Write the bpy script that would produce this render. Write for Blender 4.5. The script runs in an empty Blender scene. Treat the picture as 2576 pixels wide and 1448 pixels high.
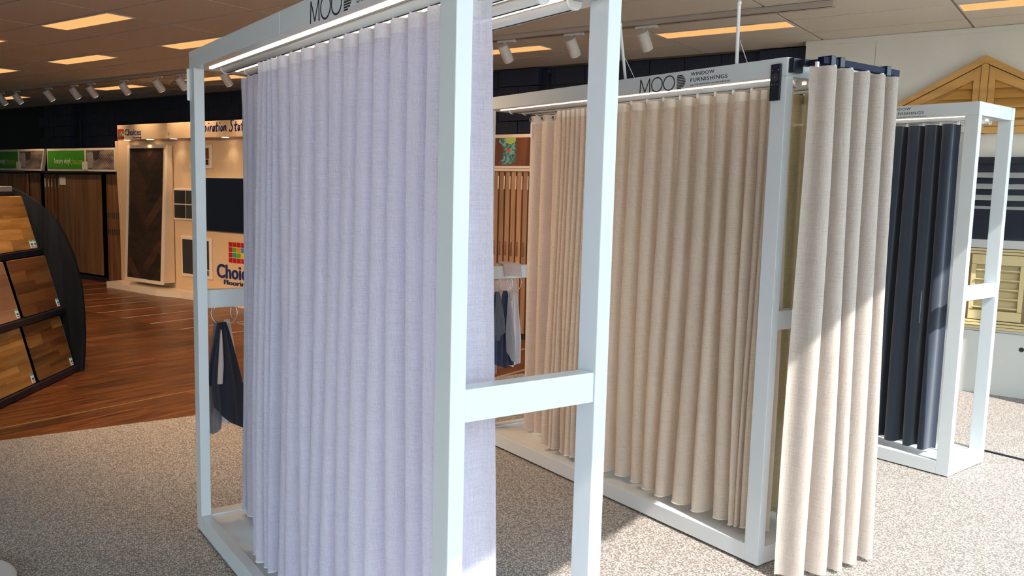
import bpy, bmesh, math, random
from mathutils import Vector, Matrix
random.seed(7)
PI = math.pi
def R(a): return math.radians(a)
scn = bpy.context.scene
C = scn.collection

# ------------------------------------------------------------------ camera
CAM_H = 1.573
F_PX, YAW, PITCH, ROLL = 2116.996, 0.61795644, 0.1137128, 0.02523517
FW = Vector((math.sin(YAW)*math.cos(PITCH), math.cos(YAW)*math.cos(PITCH), -math.sin(PITCH)))
r0 = Vector((math.cos(YAW), -math.sin(YAW), 0)); u0 = r0.cross(FW)
CR = r0*math.cos(ROLL) + u0*math.sin(ROLL); CU = -r0*math.sin(ROLL) + u0*math.cos(ROLL)
cam_d = bpy.data.cameras.new('camera'); cam = bpy.data.objects.new('camera', cam_d); C.objects.link(cam)
cam_d.sensor_width = 36; cam_d.lens = 36*F_PX/2576; cam_d.clip_start = .02; cam_d.clip_end = 200
cam.matrix_world = Matrix(((CR.x, CU.x, -FW.x, 0), (CR.y, CU.y, -FW.y, 0), (CR.z, CU.z, -FW.z, CAM_H), (0, 0, 0, 1)))
scn.camera = cam

# ------------------------------------------------------------------ sky, sun, exposure
SKY = 2.12
world = bpy.data.worlds.new('sky'); scn.world = world; world.use_nodes = True
bg = world.node_tree.nodes['Background']
bg.inputs[0].default_value = (.68, .87, 1.0, 1); bg.inputs[1].default_value = SKY
sun_d = bpy.data.lights.new('sun', 'SUN'); sun_d.energy = 5.2; sun_d.angle = R(.6); sun_d.color = (1, .98, .95)
sun = bpy.data.objects.new('sun', sun_d); C.objects.link(sun)
TO_SUN = Vector((-.0906, -.9959, 1.096)).normalized()
sun.rotation_euler = TO_SUN.to_track_quat('Z', 'Y').to_euler(); sun.location = (0, -6, 8)
vs = scn.view_settings
vs.view_transform = 'Standard'; vs.look = 'None'; vs.exposure = 0.72; vs.gamma = 1.0; vs.use_curve_mapping = False
scn.cycles.max_bounces = 5; scn.cycles.diffuse_bounces = 3; scn.cycles.glossy_bounces = 2; scn.cycles.transparent_max_bounces = 6
scn.cycles.use_adaptive_sampling = True; scn.cycles.adaptive_threshold = .12; scn.cycles.adaptive_min_samples = 10
scn.cycles.sample_clamp_indirect = 6.0

# ------------------------------------------------------------------ room axes: u along the rear wall, v towards it
RA = R(-71)
U = Vector((math.cos(RA), math.sin(RA), 0)); V = Vector((-math.sin(RA), math.cos(RA), 0))
def UV(u, v, z=0): return U*u + V*v + Vector((0, 0, z))
def ray(x, y): return FW*F_PX + CR*(x-1288) - CU*(y-724)
CAMP = Vector((0, 0, CAM_H))
def pv(x, y, v):
    """measured picture point -> (u, z) on the room plane at depth v"""
    d = ray(x, y); p = CAMP + d*(v/d.dot(V)); return (p.dot(U), p.z)
def pz(x, y, z):
    d = ray(x, y); return CAMP + d*((z-CAM_H)/d.z)
def pY(x, y, Y):
    d = ray(x, y); return CAMP + d*(Y/d.y)
HC = 3.0
UW = .5

# ------------------------------------------------------------------ mesh helpers
class MB:
    def __init__(s): s.v = []; s.f = []; s.sm = []; s.uv = {}
    def quad(s, a, b, c, d):
        n = len(s.v); s.v += [tuple(a), tuple(b), tuple(c), tuple(d)]; s.f.append((n, n+1, n+2, n+3)); s.sm.append(False); return s
    def box(s, x0, x1, y0, y1, z0, z1):
        n = len(s.v)
        s.v += [(x0,y0,z0),(x1,y0,z0),(x1,y1,z0),(x0,y1,z0),(x0,y0,z1),(x1,y0,z1),(x1,y1,z1),(x0,y1,z1)]
        for f in ((3,2,1,0),(4,5,6,7),(0,1,5,4),(1,2,6,5),(2,3,7,6),(3,0,4,7)):
            s.f.append(tuple(n+i for i in f)); s.sm.append(False)
        return s
    def prism(s, pts, d, smooth=False):
        """polygon pts (3D, ordered) extruded by vector d"""
        n = len(s.v); k = len(pts); d = Vector(d)
        s.v += [tuple(p) for p in pts] + [tuple(Vector(p)+d) for p in pts]
        s.f.append(tuple(range(n+k-1, n-1, -1))); s.f.append(tuple(range(n+k, n+2*k))); s.sm += [False, False]
        for i in range(k):
            j = (i+1) % k; s.f.append((n+i, n+j, n+k+j, n+k+i)); s.sm.append(smooth)
        return s
    def grid(s, rows, smooth=True, uvs=None, close=False):
        n = len(s.v); m = len(rows[0])
        for r in rows: s.v += [tuple(p) for p in r]
        for i in range(len(rows)-1):
            for j in range(m if close else m-1):
                j2 = (j+1) % m
                s.f.append((n+i*m+j, n+i*m+j2, n+(i+1)*m+j2, n+(i+1)*m+j)); s.sm.append(smooth)
        if uvs:
            for i, r in enumerate(uvs):
                for j, q in enumerate(r): s.uv[n+i*m+j] = q
        return s
    def tube(s, path, rad, n=10, cap=True, closed=False):
        path = [Vector(p) for p in path]; rows = []; k = len(path); prev = None
        for i, p in enumerate(path):
            if closed: t = path[(i+1) % k]-path[i-1]
            else: t = path[min(i+1, k-1)]-path[max(i-1, 0)]
            t.normalize()
            if prev is None:
                a = Vector((0, 0, 1)) if abs(t.z) < .9 else Vector((1, 0, 0)); prev = t.cross(a).normalized()
            prev = (prev - t*prev.dot(t)).normalized(); b = t.cross(prev)
            rr = rad[i] if isinstance(rad, (list, tuple)) else rad
            rows.append([p + (prev*math.cos(2*PI*j/n)+b*math.sin(2*PI*j/n))*rr for j in range(n)])
        if closed: rows.append(rows[0])
        base = len(s.v); s.grid(rows, True, close=True)
        if cap and not closed:
            s.f.append(tuple(range(base+n-1, base-1, -1))); s.sm.append(False)
            e = base+(len(rows)-1)*n; s.f.append(tuple(range(e, e+n))); s.sm.append(False)
        return s
    def room(s):
        s.v = [tuple(UV(*p)) for p in s.v]; return s
    def mesh(s, name, bevel=0):
        me = bpy.data.meshes.new(name); me.from_pydata(s.v, [], s.f)
        if s.uv:
            l = me.uv_layers.new(name='UVMap')
            for lp in me.loops: l.data[lp.index].uv = s.uv.get(lp.vertex_index, (0, 0))
        for p, q in zip(me.polygons, s.sm): p.use_smooth = q
        bm = bmesh.new(); bm.from_mesh(me)
        bmesh.ops.recalc_face_normals(bm, faces=bm.faces)
        if bevel:
            bmesh.ops.bevel(bm, geom=[e for e in bm.edges], offset=bevel, segments=2, affect='EDGES', profile=.5, clamp_overlap=True)
        bm.to_mesh(me); bm.free(); me.update(); return me
def link(name, me, m, parent=None, loc=None, rz=None, label=None):
    o = bpy.data.objects.new(name, me)
    if me is not None and m is not None and not me.materials: me.materials.append(m)
    C.objects.link(o)
    if parent: o.parent = parent
    if loc is not None: o.location = loc
    if rz is not None: o.rotation_euler = (0, 0, rz)
    if label: o['label'] = label
    return o
def ob(name, mb, m, parent=None, loc=None, rz=None, bevel=0, label=None):
    return link(name, mb.mesh(name, bevel), m, parent, loc, rz, label)
def tag(o, label, cat, group=None):
    o['label'] = label; o['category'] = cat
    if group: o['group'] = group
    return o
def thing(name, label, cat, loc=(0,0,0), rz=0, group=None):
    o = bpy.data.objects.new(name, None); C.objects.link(o); o.empty_display_size = .1
    o.location = loc; o.rotation_euler = (0, 0, rz); return tag(o, label, cat, group)
def struct(o): o['kind'] = 'structure'; return o
def copy_tree(o, parent=None):
    c = o.copy(); C.objects.link(c)
    if parent: c.parent = parent
    for ch in o.children: copy_tree(ch, c)
    return c
def text_mesh(body, w, h=None, shear=0, offset=0.0, extrude=.0006, spacing=1.0, bold=False):
    """lettering laid out in the local XY plane, left-bottom at the origin, fitted to width w (and height h)"""
    cu = bpy.data.curves.new('lettering', 'FONT'); cu.body = body; cu.size = 1; cu.shear = shear; cu.offset = offset
    cu.space_character = spacing; cu.resolution_u = 3; cu.extrude = .001
    o = bpy.data.objects.new('lettering', cu); C.objects.link(o)
    dg = bpy.context.evaluated_depsgraph_get(); me = bpy.data.meshes.new_from_object(o.evaluated_get(dg))
    bpy.data.objects.remove(o); bpy.data.curves.remove(cu)
    xs = [v.co.x for v in me.vertices]; ys = [v.co.y for v in me.vertices]
    sx = w/(max(xs)-min(xs)); sy = sx if h is None else h/(max(ys)-min(ys))
    x0, y0 = min(xs), min(ys)
    for v in me.vertices: v.co = ((v.co.x-x0)*sx, (v.co.y-y0)*sy, v.co.z/.001*extrude)
    return me
def place_mesh(me, o, ax, ay):
    """map local x->ax, y->ay about origin o"""
    ax = Vector(ax); ay = Vector(ay); n = ax.cross(ay); o = Vector(o)
    for v in me.vertices: v.co = o + ax*v.co.x + ay*v.co.y + n*v.co.z
    return me

# ------------------------------------------------------------------ materials
def mat(name, col=(.8,.8,.8), rough=.5, metal=0, spec=.5, emit=None, es=1, coat=0, sheen=0):
    m = bpy.data.materials.new(name); m.use_nodes = True; b = m.node_tree.nodes['Principled BSDF']
    b.inputs['Base Color'].default_value = (*col, 1); b.inputs['Roughness'].default_value = rough
    b.inputs['Metallic'].default_value = metal; b.inputs['Specular IOR Level'].default_value = spec
    if coat: b.inputs['Coat Weight'].default_value = coat; b.inputs['Coat Roughness'].default_value = .12
    if sheen: b.inputs['Sheen Weight'].default_value = sheen
    if emit: b.inputs['Emission Color'].default_value = (*emit, 1); b.inputs['Emission Strength'].default_value = es
    return m
class NT:
    def __init__(s, m): s.m = m; s.t = m.node_tree; s.b = s.t.nodes['Principled BSDF']
    def n(s, ty, **kw):
        nd = s.t.nodes.new('ShaderNode'+ty)
        for k, v in kw.items():
            if k in nd.inputs.keys(): nd.inputs[k].default_value = v
            else: setattr(nd, k, v)
        return nd
    def l(s, a, b): s.t.links.new(a, b)
    def coord(s, kind='Object', scale=(1,1,1), rot=(0,0,0), loc=(0,0,0)):
        tc = s.n('TexCoord'); mp = s.n('Mapping'); mp.inputs['Scale'].default_value = scale; mp.inputs['Rotation'].default_value = rot; mp.inputs['Location'].default_value = loc
        s.l(tc.outputs[kind], mp.inputs['Vector']); return mp.outputs['Vector']
    def ramp(s, fac, stops):
        r = s.n('ValToRGB'); e = r.color_ramp.elements
        while len(e) < len(stops): e.new(.5)
        for i, (p, c) in enumerate(stops): e[i].position = p; e[i].color = (*c, 1)
        s.l(fac, r.inputs['Fac']); return r.outputs['Color']
    def bump(s, h, st=.3, d=.01):
        bp = s.n('Bump'); bp.inputs['Strength'].default_value = st; bp.inputs['Distance'].default_value = d
        s.l(h, bp.inputs['Height']); s.l(bp.outputs['Normal'], s.b.inputs['Normal']); return bp.outputs['Normal']
    def math(s, op, a, b=None):
        nd = s.n('Math', operation=op)
        for i, x in enumerate((a, b)):
            if x is None: continue
            if isinstance(x, (int, float)): nd.inputs[i].default_value = x
            else: s.l(x, nd.inputs[i])
        return nd.outputs[0]
def wood(name, c1, c2, c3, along='y', scale=1.0, rough=.38, rnd=True):
    m = mat(name, c2, rough); t = NT(m)
    sc = {'x': (1.2, 14, 14), 'y': (14, 1.2, 14), 'z': (14, 14, 1.2)}[along]
    v = t.coord('Object', tuple(q*scale for q in sc))
    add = None
    if rnd:
        oi = t.n('ObjectInfo'); mu = t.n('VectorMath', operation='SCALE'); cb = t.n('CombineXYZ')
        for i in range(3): t.l(oi.outputs['Random'], cb.inputs[i])
        t.l(cb.outputs[0], mu.inputs[0]); mu.inputs['Scale'].default_value = 37.0
        ad = t.n('VectorMath', operation='ADD'); t.l(v, ad.inputs[0]); t.l(mu.outputs[0], ad.inputs[1]); v = ad.outputs[0]
    no = t.n('TexNoise', Scale=1.0, Detail=6.0, Roughness=.62, Distortion=.6); t.l(v, no.inputs['Vector'])
    col = t.ramp(no.outputs['Fac'], [(.33, c1), (.5, c2), (.69, c3)])
    if rnd:
        hs = t.n('HueSaturation'); vv = t.n('MapRange'); t.l(oi.outputs['Random'], vv.inputs[0]); vv.inputs[3].default_value = .72; vv.inputs[4].default_value = 1.22
        t.l(vv.outputs[0], hs.inputs['Value']); t.l(col, hs.inputs['Color']); col = hs.outputs[0]
    t.l(col, t.b.inputs['Base Color']); t.bump(no.outputs['Fac'], .12, .003)
    return m
def fabric(name, col, sheer=.0, trans=.3, dark=.8, weave=900, sheen=.2, rough=.9, tint=None, slub=1.0):
    """woven cloth: slubbed warp and weft on the cloth's own UVs (metres), light passing through it"""
    m = mat(name, col, rough, spec=.15, sheen=sheen); t = NT(m)
    tc = t.n('TexCoord')
    def noise(sx, sy):
        mp = t.n('Mapping'); mp.inputs['Scale'].default_value = (sx, sy, 1); t.l(tc.outputs['UV'], mp.inputs['Vector'])
        n = t.n('TexNoise', Scale=1.0, Detail=3.0, Roughness=.6); t.l(mp.outputs[0], n.inputs['Vector']); return n.outputs['Fac']
    warp = noise(weave, 12); weft = noise(10, weave); big = noise(9, 4); mid = noise(240, 130)
    s1 = t.math('ADD', t.math('MULTIPLY', warp, .5), t.math('MULTIPLY', weft, .5))
    f = t.math('ADD', t.math('MULTIPLY', s1, .62*slub), t.math('ADD', t.math('MULTIPLY', mid, .3), t.math('MULTIPLY', big, .08+.62*(1-slub))))
    lo = tuple(c*dark*.86 for c in col); hi = tuple(min(1, c*1.12) for c in col)
    cc = t.ramp(f, [(.36, lo), (.5, col), (.64, hi)])
    t.l(cc, t.b.inputs['Base Color']); nb = t.bump(f, .5, .0012)
    out = t.t.nodes['Material Output']
    tr = t.n('BsdfTranslucent'); t.l(nb, tr.inputs['Normal'])
    if tint: tr.inputs['Color'].default_value = (*tint, 1)
    else: t.l(cc, tr.inputs['Color'])
    mx = t.n('MixShader'); mx.inputs[0].default_value = trans
    t.l(t.b.outputs[0], mx.inputs[1]); t.l(tr.outputs[0], mx.inputs[2]); last = mx.outputs[0]
    if sheer > 0:
        tp = t.n('BsdfTransparent'); m2 = t.n('MixShader')
        hole = t.n('MapRange'); t.l(s1, hole.inputs[0]); hole.inputs[1].default_value = .35; hole.inputs[2].default_value = .65
        hole.inputs[3].default_value = sheer*2.2; hole.inputs[4].default_value = 0; t.l(hole.outputs[0], m2.inputs[0])
        t.l(last, m2.inputs[1]); t.l(tp.outputs[0], m2.inputs[2]); last = m2.outputs[0]
    t.l(last, out.inputs['Surface']); return m

M = {}
M['white'] = mat('white powder coat', (.62,.65,.66), .25, coat=.25)
M['panel'] = mat('white laminate', (.62,.64,.64), .25)
M['plastic'] = mat('white plastic', (.82,.81,.78), .4)
M['spot'] = mat('cream enamel', (.80,.76,.70), .45)
M['black'] = mat('black satin', (.008,.010,.020), .35)
M['blackwood'] = None
M['navytrack'] = mat('navy black metal', (.003,.005,.035), .5, spec=.15)
M['chrome'] = mat('chrome', (.75,.73,.68), .18, metal=1)
M['ink'] = mat('black vinyl lettering', (.008,.010,.02), .5)
M['blueink'] = mat('navy blue lettering', (.008,.025,.16), .45)
M['led'] = mat('led diffuser', (.9,.85,.8), .5, emit=(1,.80,.62), es=1.6)
M['lightpanel'] = mat('warm light diffuser', (.10,.06,.03), .7, emit=(1,.49,.17), es=.64)
M['downlight'] = mat('downlight lens', (.9,.85,.8), .5, emit=(1,.82,.6), es=5)
M['lamp'] = mat('spot lens', (.9,.85,.8), .5, emit=(1,.82,.6), es=4)
M['cream'] = mat('cream board', (.74,.52,.31), .5)
M['creamframe'] = mat('white sample frame', (.84,.68,.52), .4)
M['screen'] = mat('tv glass', (.006,.010,.022), .12)
M['grout'] = mat('dark joint', (.02,.02,.02), .8)
M['tee'] = mat('ceiling tee bar', (.26,.23,.19), .6)
M['green'] = mat('green print', (.05,.30,.008), .5)
M['cardprint'] = mat('card', (.85,.76,.62), .5)
M['tan'] = mat('tan shutter paint', (.66,.53,.27), .35)
M['darkslat'] = mat('dark glass beyond shutter', (.015,.02,.035), .25)
M['slat'] = mat('grey white slat', (.55,.55,.53), .4)
M['gold'] = mat('brass trim', (.70,.48,.18), .3, metal=.8)
M['teal'] = mat('teal label print', (.01,.32,.24), .5)
M['stickwhite'] = mat('label white', (.85,.88,.85), .5)
M['red'] = mat('red print', (.45,.012,.015), .45)
M['yellowtext'] = mat('lime text', (.55,.62,.06), .5)
M['paletext'] = mat('pale text', (.85,.80,.62), .5)
M['lgreen'] = mat('logo green', (.10,.42,.01), .5); M['lorange'] = mat('logo orange', (.85,.25,.01), .5)
M['lteal'] = mat('logo teal', (.02,.32,.30), .5); M['lyellow'] = mat('logo yellow', (.75,.50,.03), .5); M['lblue'] = mat('logo blue', (.03,.25,.5), .5)
# noisy whites
def ceil_mat():
    m = mat('mineral ceiling tile', (.74,.67,.57), .9, spec=.1); t = NT(m)
    n = t.n('TexNoise', Scale=160.0, Detail=3.0); t.l(t.coord(), n.inputs['Vector'])
    t.l(t.ramp(n.outputs['Fac'], [(.35,(.72,.66,.57)),(.6,(.84,.78,.68))]), t.b.inputs['Base Color']); t.bump(n.outputs['Fac'], .2, .002); return m
M['ceil'] = ceil_mat()
def plaster():
    m = mat('cream painted wall', (.72,.69,.60), .8, spec=.2); t = NT(m)
    n = t.n('TexNoise', Scale=3.0, Detail=4.0); t.l(t.coord(), n.inputs['Vector'])
    t.l(t.ramp(n.outputs['Fac'], [(.3,(.80,.77,.67)),(.7,(.85,.82,.73))]), t.b.inputs['Base Color']); return m
M['wall'] = plaster()
def blockm():
    m = mat('navy painted block', (.020,.026,.042), .55, spec=.3); t = NT(m)
    n = t.n('TexNoise', Scale=60.0, Detail=5.0); t.l(t.coord(), n.inputs['Vector'])
    t.l(t.ramp(n.outputs['Fac'], [(.3,(.022,.029,.050)),(.7,(.040,.050,.082))]), t.b.inputs['Base Color']); t.bump(n.outputs['Fac'], .5, .004); return m
M['block'] = blockm()
def carpetm():
    m = mat('loop pile carpet', (.40,.34,.29), .95, spec=.05, sheen=.3); t = NT(m)
    v = t.coord('Object', (1,1,1), (0,0,R(12)))
    vo = t.n('TexVoronoi', Scale=115.0, feature='F1'); vo.inputs['Randomness'].default_value = .75; t.l(v, vo.inputs['Vector'])
    n = t.n('TexNoise', Scale=170.0, Detail=3.0); t.l(v, n.inputs['Vector'])
    n2 = t.n('TexNoise', Scale=1.6, Detail=3.0); t.l(v, n2.inputs['Vector'])
    h = t.math('SUBTRACT', 1.0, t.math('MULTIPLY', vo.outputs['Distance'], 1.35))
    f = t.math('ADD', t.math('MULTIPLY', h, .62), t.math('ADD', t.math('MULTIPLY', n.outputs['Fac'], .34), t.math('MULTIPLY', n2.outputs['Fac'], .06)))
    t.l(t.ramp(f, [(.30,(.16,.124,.096)),(.50,(.43,.362,.302)),(.66,(.61,.542,.472)),(.85,(.74,.685,.615))]), t.b.inputs['Base Color'])
    t.bump(f, .9, .006); return m
M['carpet'] = carpetm()
M['plank'] = wood('dark walnut plank', (.026,.007,.002), (.105,.032,.008), (.20,.068,.017), 'y', 1.9, .35)
M['plankB'] = wood('red timber plank', (.060,.014,.002), (.16,.042,.008), (.26,.078,.015), 'y', 1.7, .32)
M['boardA'] = wood('oak sample', (.15,.062,.020), (.25,.112,.040), (.34,.165,.065), 'z', .6, .5)
M['boardB'] = wood('brown sample', (.11,.036,.009), (.20,.072,.018), (.28,.115,.032), 'z', .8, .5)
M['boardEdge'] = wood('sample edge', (.13,.050,.016), (.21,.088,.030), (.28,.128,.048), 'z', 1.4, .5)
M['boardC'] = wood('fawn sample edge', (.28,.14,.075), (.38,.20,.11), (.46,.26,.15), 'z', 1.0, .5)
M['sampleA'] = wood('spotted gum sample', (.16,.06,.012), (.34,.15,.035), (.52,.28,.09), 'x', .7, .4)
M['sampleB'] = wood('dark gum sample', (.07,.024,.006), (.19,.075,.018), (.33,.15,.04), 'x', .7, .4)
M['herring'] = wood('smoked herringbone', (.014,.008,.004), (.028,.015,.007), (.050,.026,.011), 'x', .8, .55)
M['herring2'] = wood('brown herringbone', (.045,.020,.007), (.085,.036,.012), (.13,.058,.018), 'x', .8, .55)
M['herring3'] = wood('plum herringbone', (.030,.012,.007), (.055,.022,.013), (.085,.036,.02), 'x', .8, .55)
M['timber'] = wood('golden shutter timber', (.52,.26,.055), (.66,.355,.09), (.76,.45,.13), 'x', .35, .42, rnd=False)
M['blackwood'] = wood('black woodgrain board', (.003,.0035,.005), (.006,.007,.009), (.011,.0125,.016), 'z', .8, .75, rnd=False)
bb_ = M['blackwood'].node_tree.nodes['Principled BSDF']; bb_.inputs['Specular IOR Level'].default_value = .12; bb_.inputs['Roughness'].default_value = .95
M['lilac'] = fabric('lilac white sheer', (.76,.73,.84), sheer=.05, trans=.45, dark=.92, weave=700)
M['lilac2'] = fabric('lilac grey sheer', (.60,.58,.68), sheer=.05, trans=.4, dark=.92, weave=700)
M['tape'] = fabric('heading tape', (.84,.80,.84), trans=.25, dark=.95, weave=500, slub=.3)
M['beige'] = fabric('beige linen', (.86,.74,.62), sheer=.04, trans=.45, dark=.86, weave=520)
M['beigeflat'] = fabric('blush linen', (.84,.70,.60), sheer=.04, trans=.40, dark=.9, weave=520)
M['beigetape'] = fabric('beige heading', (.90,.80,.68), trans=.2, dark=.95, weave=500, slub=.3)
M['olive'] = fabric('olive voile', (.66,.58,.38), sheer=.05, trans=.5, dark=.9, weave=520)
M['linen'] = fabric('oat linen', (.55,.47,.41), sheer=.02, trans=.26, dark=.78, weave=420, sheen=.1)
M['navy'] = fabric('navy weave', (.036,.044,.064), trans=.04, dark=.8, weave=700, sheen=.5)
M['charcoal'] = fabric('charcoal swatch', (.028,.026,.036), trans=.05, dark=.85, weave=600)
M['bluegrey'] = fabric('blue grey swatch', (.20,.22,.27), sheer=.06, trans=.3, dark=.7, weave=420)
M['denim'] = fabric('denim swatch', (.055,.075,.14), sheer=.02, trans=.1, dark=.7, weave=420)
M['palegrey'] = fabric('pale grey swatch', (.42,.43,.46), sheer=.05, trans=.3, dark=.85, weave=420)
M['whitecloth'] = fabric('white swatch', (.72,.70,.76), sheer=.05, trans=.35, dark=.92, weave=520)
M['peach'] = fabric('peach swatch', (.66,.52,.46), trans=.25, dark=.9, weave=520)
M['pavement'] = mat('pavement', (.55,.53,.49), .9)

# ------------------------------------------------------------------ the setting
b = MB().box(-30, 30, -30, 30, -.16, -.10); struct(ob('floor', b, M['grout'], loc=(0, 0, 0)))
floor = bpy.data.objects['floor']
# carpet: loop pile laid square to the display frames up to the timber
cb = MB().box(-6, 10.5, -6, 5.82, -.10, 0.0)
carpet = ob('carpet', cb, M['carpet'], floor)
# timber boards run towards the rear wall
base = MB().box(-19, -3, -5, 8.4, -.10, -.016); ob('timber_base', base, mat('board joint', (.10,.05,.025), .7), floor, rz=RA)
ob('groove_base', MB().box(-14.2, -4, 5.25, 8.3, -.016, -.0026), mat('pale groove', (.45,.34,.26), .6), floor, rz=RA)  # pale colour stands in for light reflected in the board grooves
pl_me = {}
def plank(u0, u1, v0, v1, m, gap, z):
    key = (round(u1-u0, 3), round(v1-v0, 3), m.name)
    if key not in pl_me:
        pl_me[key] = MB().box(-(u1-u0)/2+gap/2, (u1-u0)/2-gap/2, -(v1-v0)/2+.001, (v1-v0)/2-.001, -.0135 if gap < .002 else -.0049, 0).mesh('plank', .0015)
    link('plank', pl_me[key], m, floor, loc=UV((u0+u1)/2, (v0+v1)/2, z), rz=RA)
u = -10.9; i = 0
while u < -3.9:
    offs = [1.15, 2.15, 1.6][i % 3]; a = offs
    ends = [a, a+2.05, 5.25] if a+2.05 < 5.0 else [a, 5.25]
    for p, q in zip(ends[:-1], ends[1:]):
        if UV(u+.09, p).y < 5.82 and UV(u+.09, q).y < 5.82: continue
        plank(u, u+.18, p, q, M['plank'], .0015, -.002)
    u += .18; i += 1
u = -13.9; i = 0
while u < -4.2:
    ends = [5.25, 6.6 + .3*(i % 3), 8.25]
    for p, q in zip(ends[:-1], ends[1:]): plank(u+(.030 if i % 3 == 0 else 0), u+.19, p, q, M['plankB'], .003, -.002)
    u += .19; i += 1
struct(ob('trim_1', MB().box(-5.662, -5.650, 1.6, 4.4, -.02, .001).room(), M['gold']))
# ceiling: tee bars with loose mineral tiles
struct(ob('ceiling', MB().box(-20, UW+.12, -6, 8.6, HC+.006, HC+.12).room(), M['tee'])); ceiling = bpy.data.objects['ceiling']
TU, TV, U0, V0 = 1.205, .603, -1.10, 3.33
lights_cells = {}
def cell(uc, vc): return (round((uc-U0)/TU-.5), round((vc-V0)/TV-.5))
LIGHTS = [(-7.6, 4.1, 'warm rectangular ceiling light nearest the top left corner'),
          (-10.25, 5.6, 'warm ceiling light in the middle of the left ceiling, above the spotlight track'),
          (-10.1, 4.1, 'warm ceiling light barely showing at the left edge above the others'),
          (-12.9, 5.6, 'warm ceiling light cut by the left edge above the spotlights'),
          (-7.7, 5.6, 'warm ceiling light peeping over the far top corner of the lilac curtain frame'),
          (-13.0, 7.2, 'warm ceiling light glimpsed behind the spotlights left of the white frame'),
          (-15.8, 7.2, 'warm ceiling light lowest and farthest left behind the spotlights'),
          (-10.35, 7.2, 'warm ceiling light seen through the top of the lilac curtain frame'),
          (-5.3, 7.2, 'warm ceiling light behind the spotlight seen through the near frame end'),
          (-2.9, 7.2, 'long warm ceiling light crossed by the thin suspension rod'),
          (-.5, 7.2, 'warm ceiling light in the top right corner'),
          (-4.1, 5.6, 'warm ceiling light cut by the top edge right of the near frame post')]
for uc, vc, lab in LIGHTS: lights_cells[cell(uc, vc)] = lab
t_full = MB().box(-TU/2+.009, TU/2-.009, -TV/2+.009, TV/2-.009, 0, .012).mesh('ceiling_tile', .002)
t_part = MB().box(-TU/2+.009, TU/2-.009, -TV/2+.29, TV/2-.009, 0, .012).mesh('ceiling_tile', .002)
fr = MB(); a0, a1, b0, b1 = -TU/2+.012, TU/2-.012, -TV/2+.014, -TV/2+.278
fr.box(a0, a1, b0, b0+.012, -.004, .008).box(a0, a1, b1-.012, b1, -.004, .008).box(a0, a0+.012, b0+.012, b1-.012, -.004, .008).box(a1-.012, a1, b0+.012, b1-.012, -.004, .008)
fr_me = fr.mesh('light_frame'); df_me = MB().box(a0+.012, a1-.012, b0+.012, b1-.012, -.002, .006).mesh('diffuser')
for iu in range(-15, 2):
    for iv in range(-8, 8):
        uc, vc = U0+(iu+.5)*TU, V0+(iv+.5)*TV
        if uc > .5 or vc > 8.3: continue
        lab = lights_cells.get((iu, iv))
        p = UV(uc, vc, HC)
        if iv < -3: continue
        link('ceiling_tile', t_part if lab else t_full, M['ceil'], ceiling, loc=p, rz=RA)
        if lab:
            t = thing('ceiling_light', lab, 'ceiling light', p, RA, 'recessed ceiling lights')
            link('light_frame', fr_me, M['plastic'], t); link('diffuser', df_me, M['lightpanel'], t)
# plain board over the part nobody sees
ob('ceiling_board', MB().box(-20, UW, -6, V0-3*TV, HC, HC+.004).room(), M['ceil'], ceiling)
# rear wall of painted blocks
VB = 8.28
struct(ob('wall_back', MB().box(-20, UW+.12, VB+.012, VB+.25, -.1, 3.1).room(), M['grout'])); wback = bpy.data.objects['wall_back']
ob('lower_wall', MB().box(-20, -2.4, VB, VB+.011, -.1, 1.79).room(), M['block'], wback)
BW, BH = .40, .20
blk = MB().box(-BW/2+.004, BW/2-.004, 0, .06, .004, BH-.004).mesh('block', .004)
hblk = MB().box(-BW/4+.004, BW/4-.004, 0, .06, .004, BH-.004).mesh('block', .004)
piers = [(-6.12, -5.56), (-2.92, -2.46), (-16.9, -16.1)]
for row in range(6):
    z = 1.8+row*BH; u = -17.4 + (BW/2 if row % 2 else 0)
    while u < -2.4:
        d = VB
        link('block', blk, M['block'], wback, loc=UV(u, VB, z), rz=RA); u += BW
pr = MB().box(-.268, .268, -.095, .0, -.1, 1.8).mesh('pier'); pblk = MB().box(-.28, .28, -.10, .0, .004, BH-.004).mesh('block', .004)
pb2 = MB().box(-.135, .135, -.10, 0, .004, BH-.004).mesh('block', .004)
for a, c in piers:
    link('pier', pr, M['block'], wback, loc=UV((a+c)/2, VB, 0), rz=RA)
    for row in range(6):
        if row % 2: link('block', pblk, M['block'], wback, loc=UV((a+c)/2, VB, 1.8+row*BH), rz=RA)
        else:
            for s in (-.14, .14): link('block', pb2, M['block'], wback, loc=UV((a+c)/2+s, VB, 1.8+row*BH), rz=RA)
# pale wall on the right, three sheets with a head moulding
VW = 7.93
struct(ob('wall_right', MB().box(-2.45, UW+.1, VW+.012, VB, -.1, HC+.004).room(), M['wall'])); wr = bpy.data.objects['wall_right']
for a, c in ((-2.45, -1.85), (-1.847, -.65), (-.647, .55)): ob('wall_sheet', MB().box(a, c, VW, VW+.012, -.1, HC-.045).room(), M['wall'], wr)
struct(ob('trim_2', MB().box(-2.452, .55, VW-.012, VW+.01, HC-.045, HC-.002).room(), M['wall'], bevel=.003))
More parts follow.
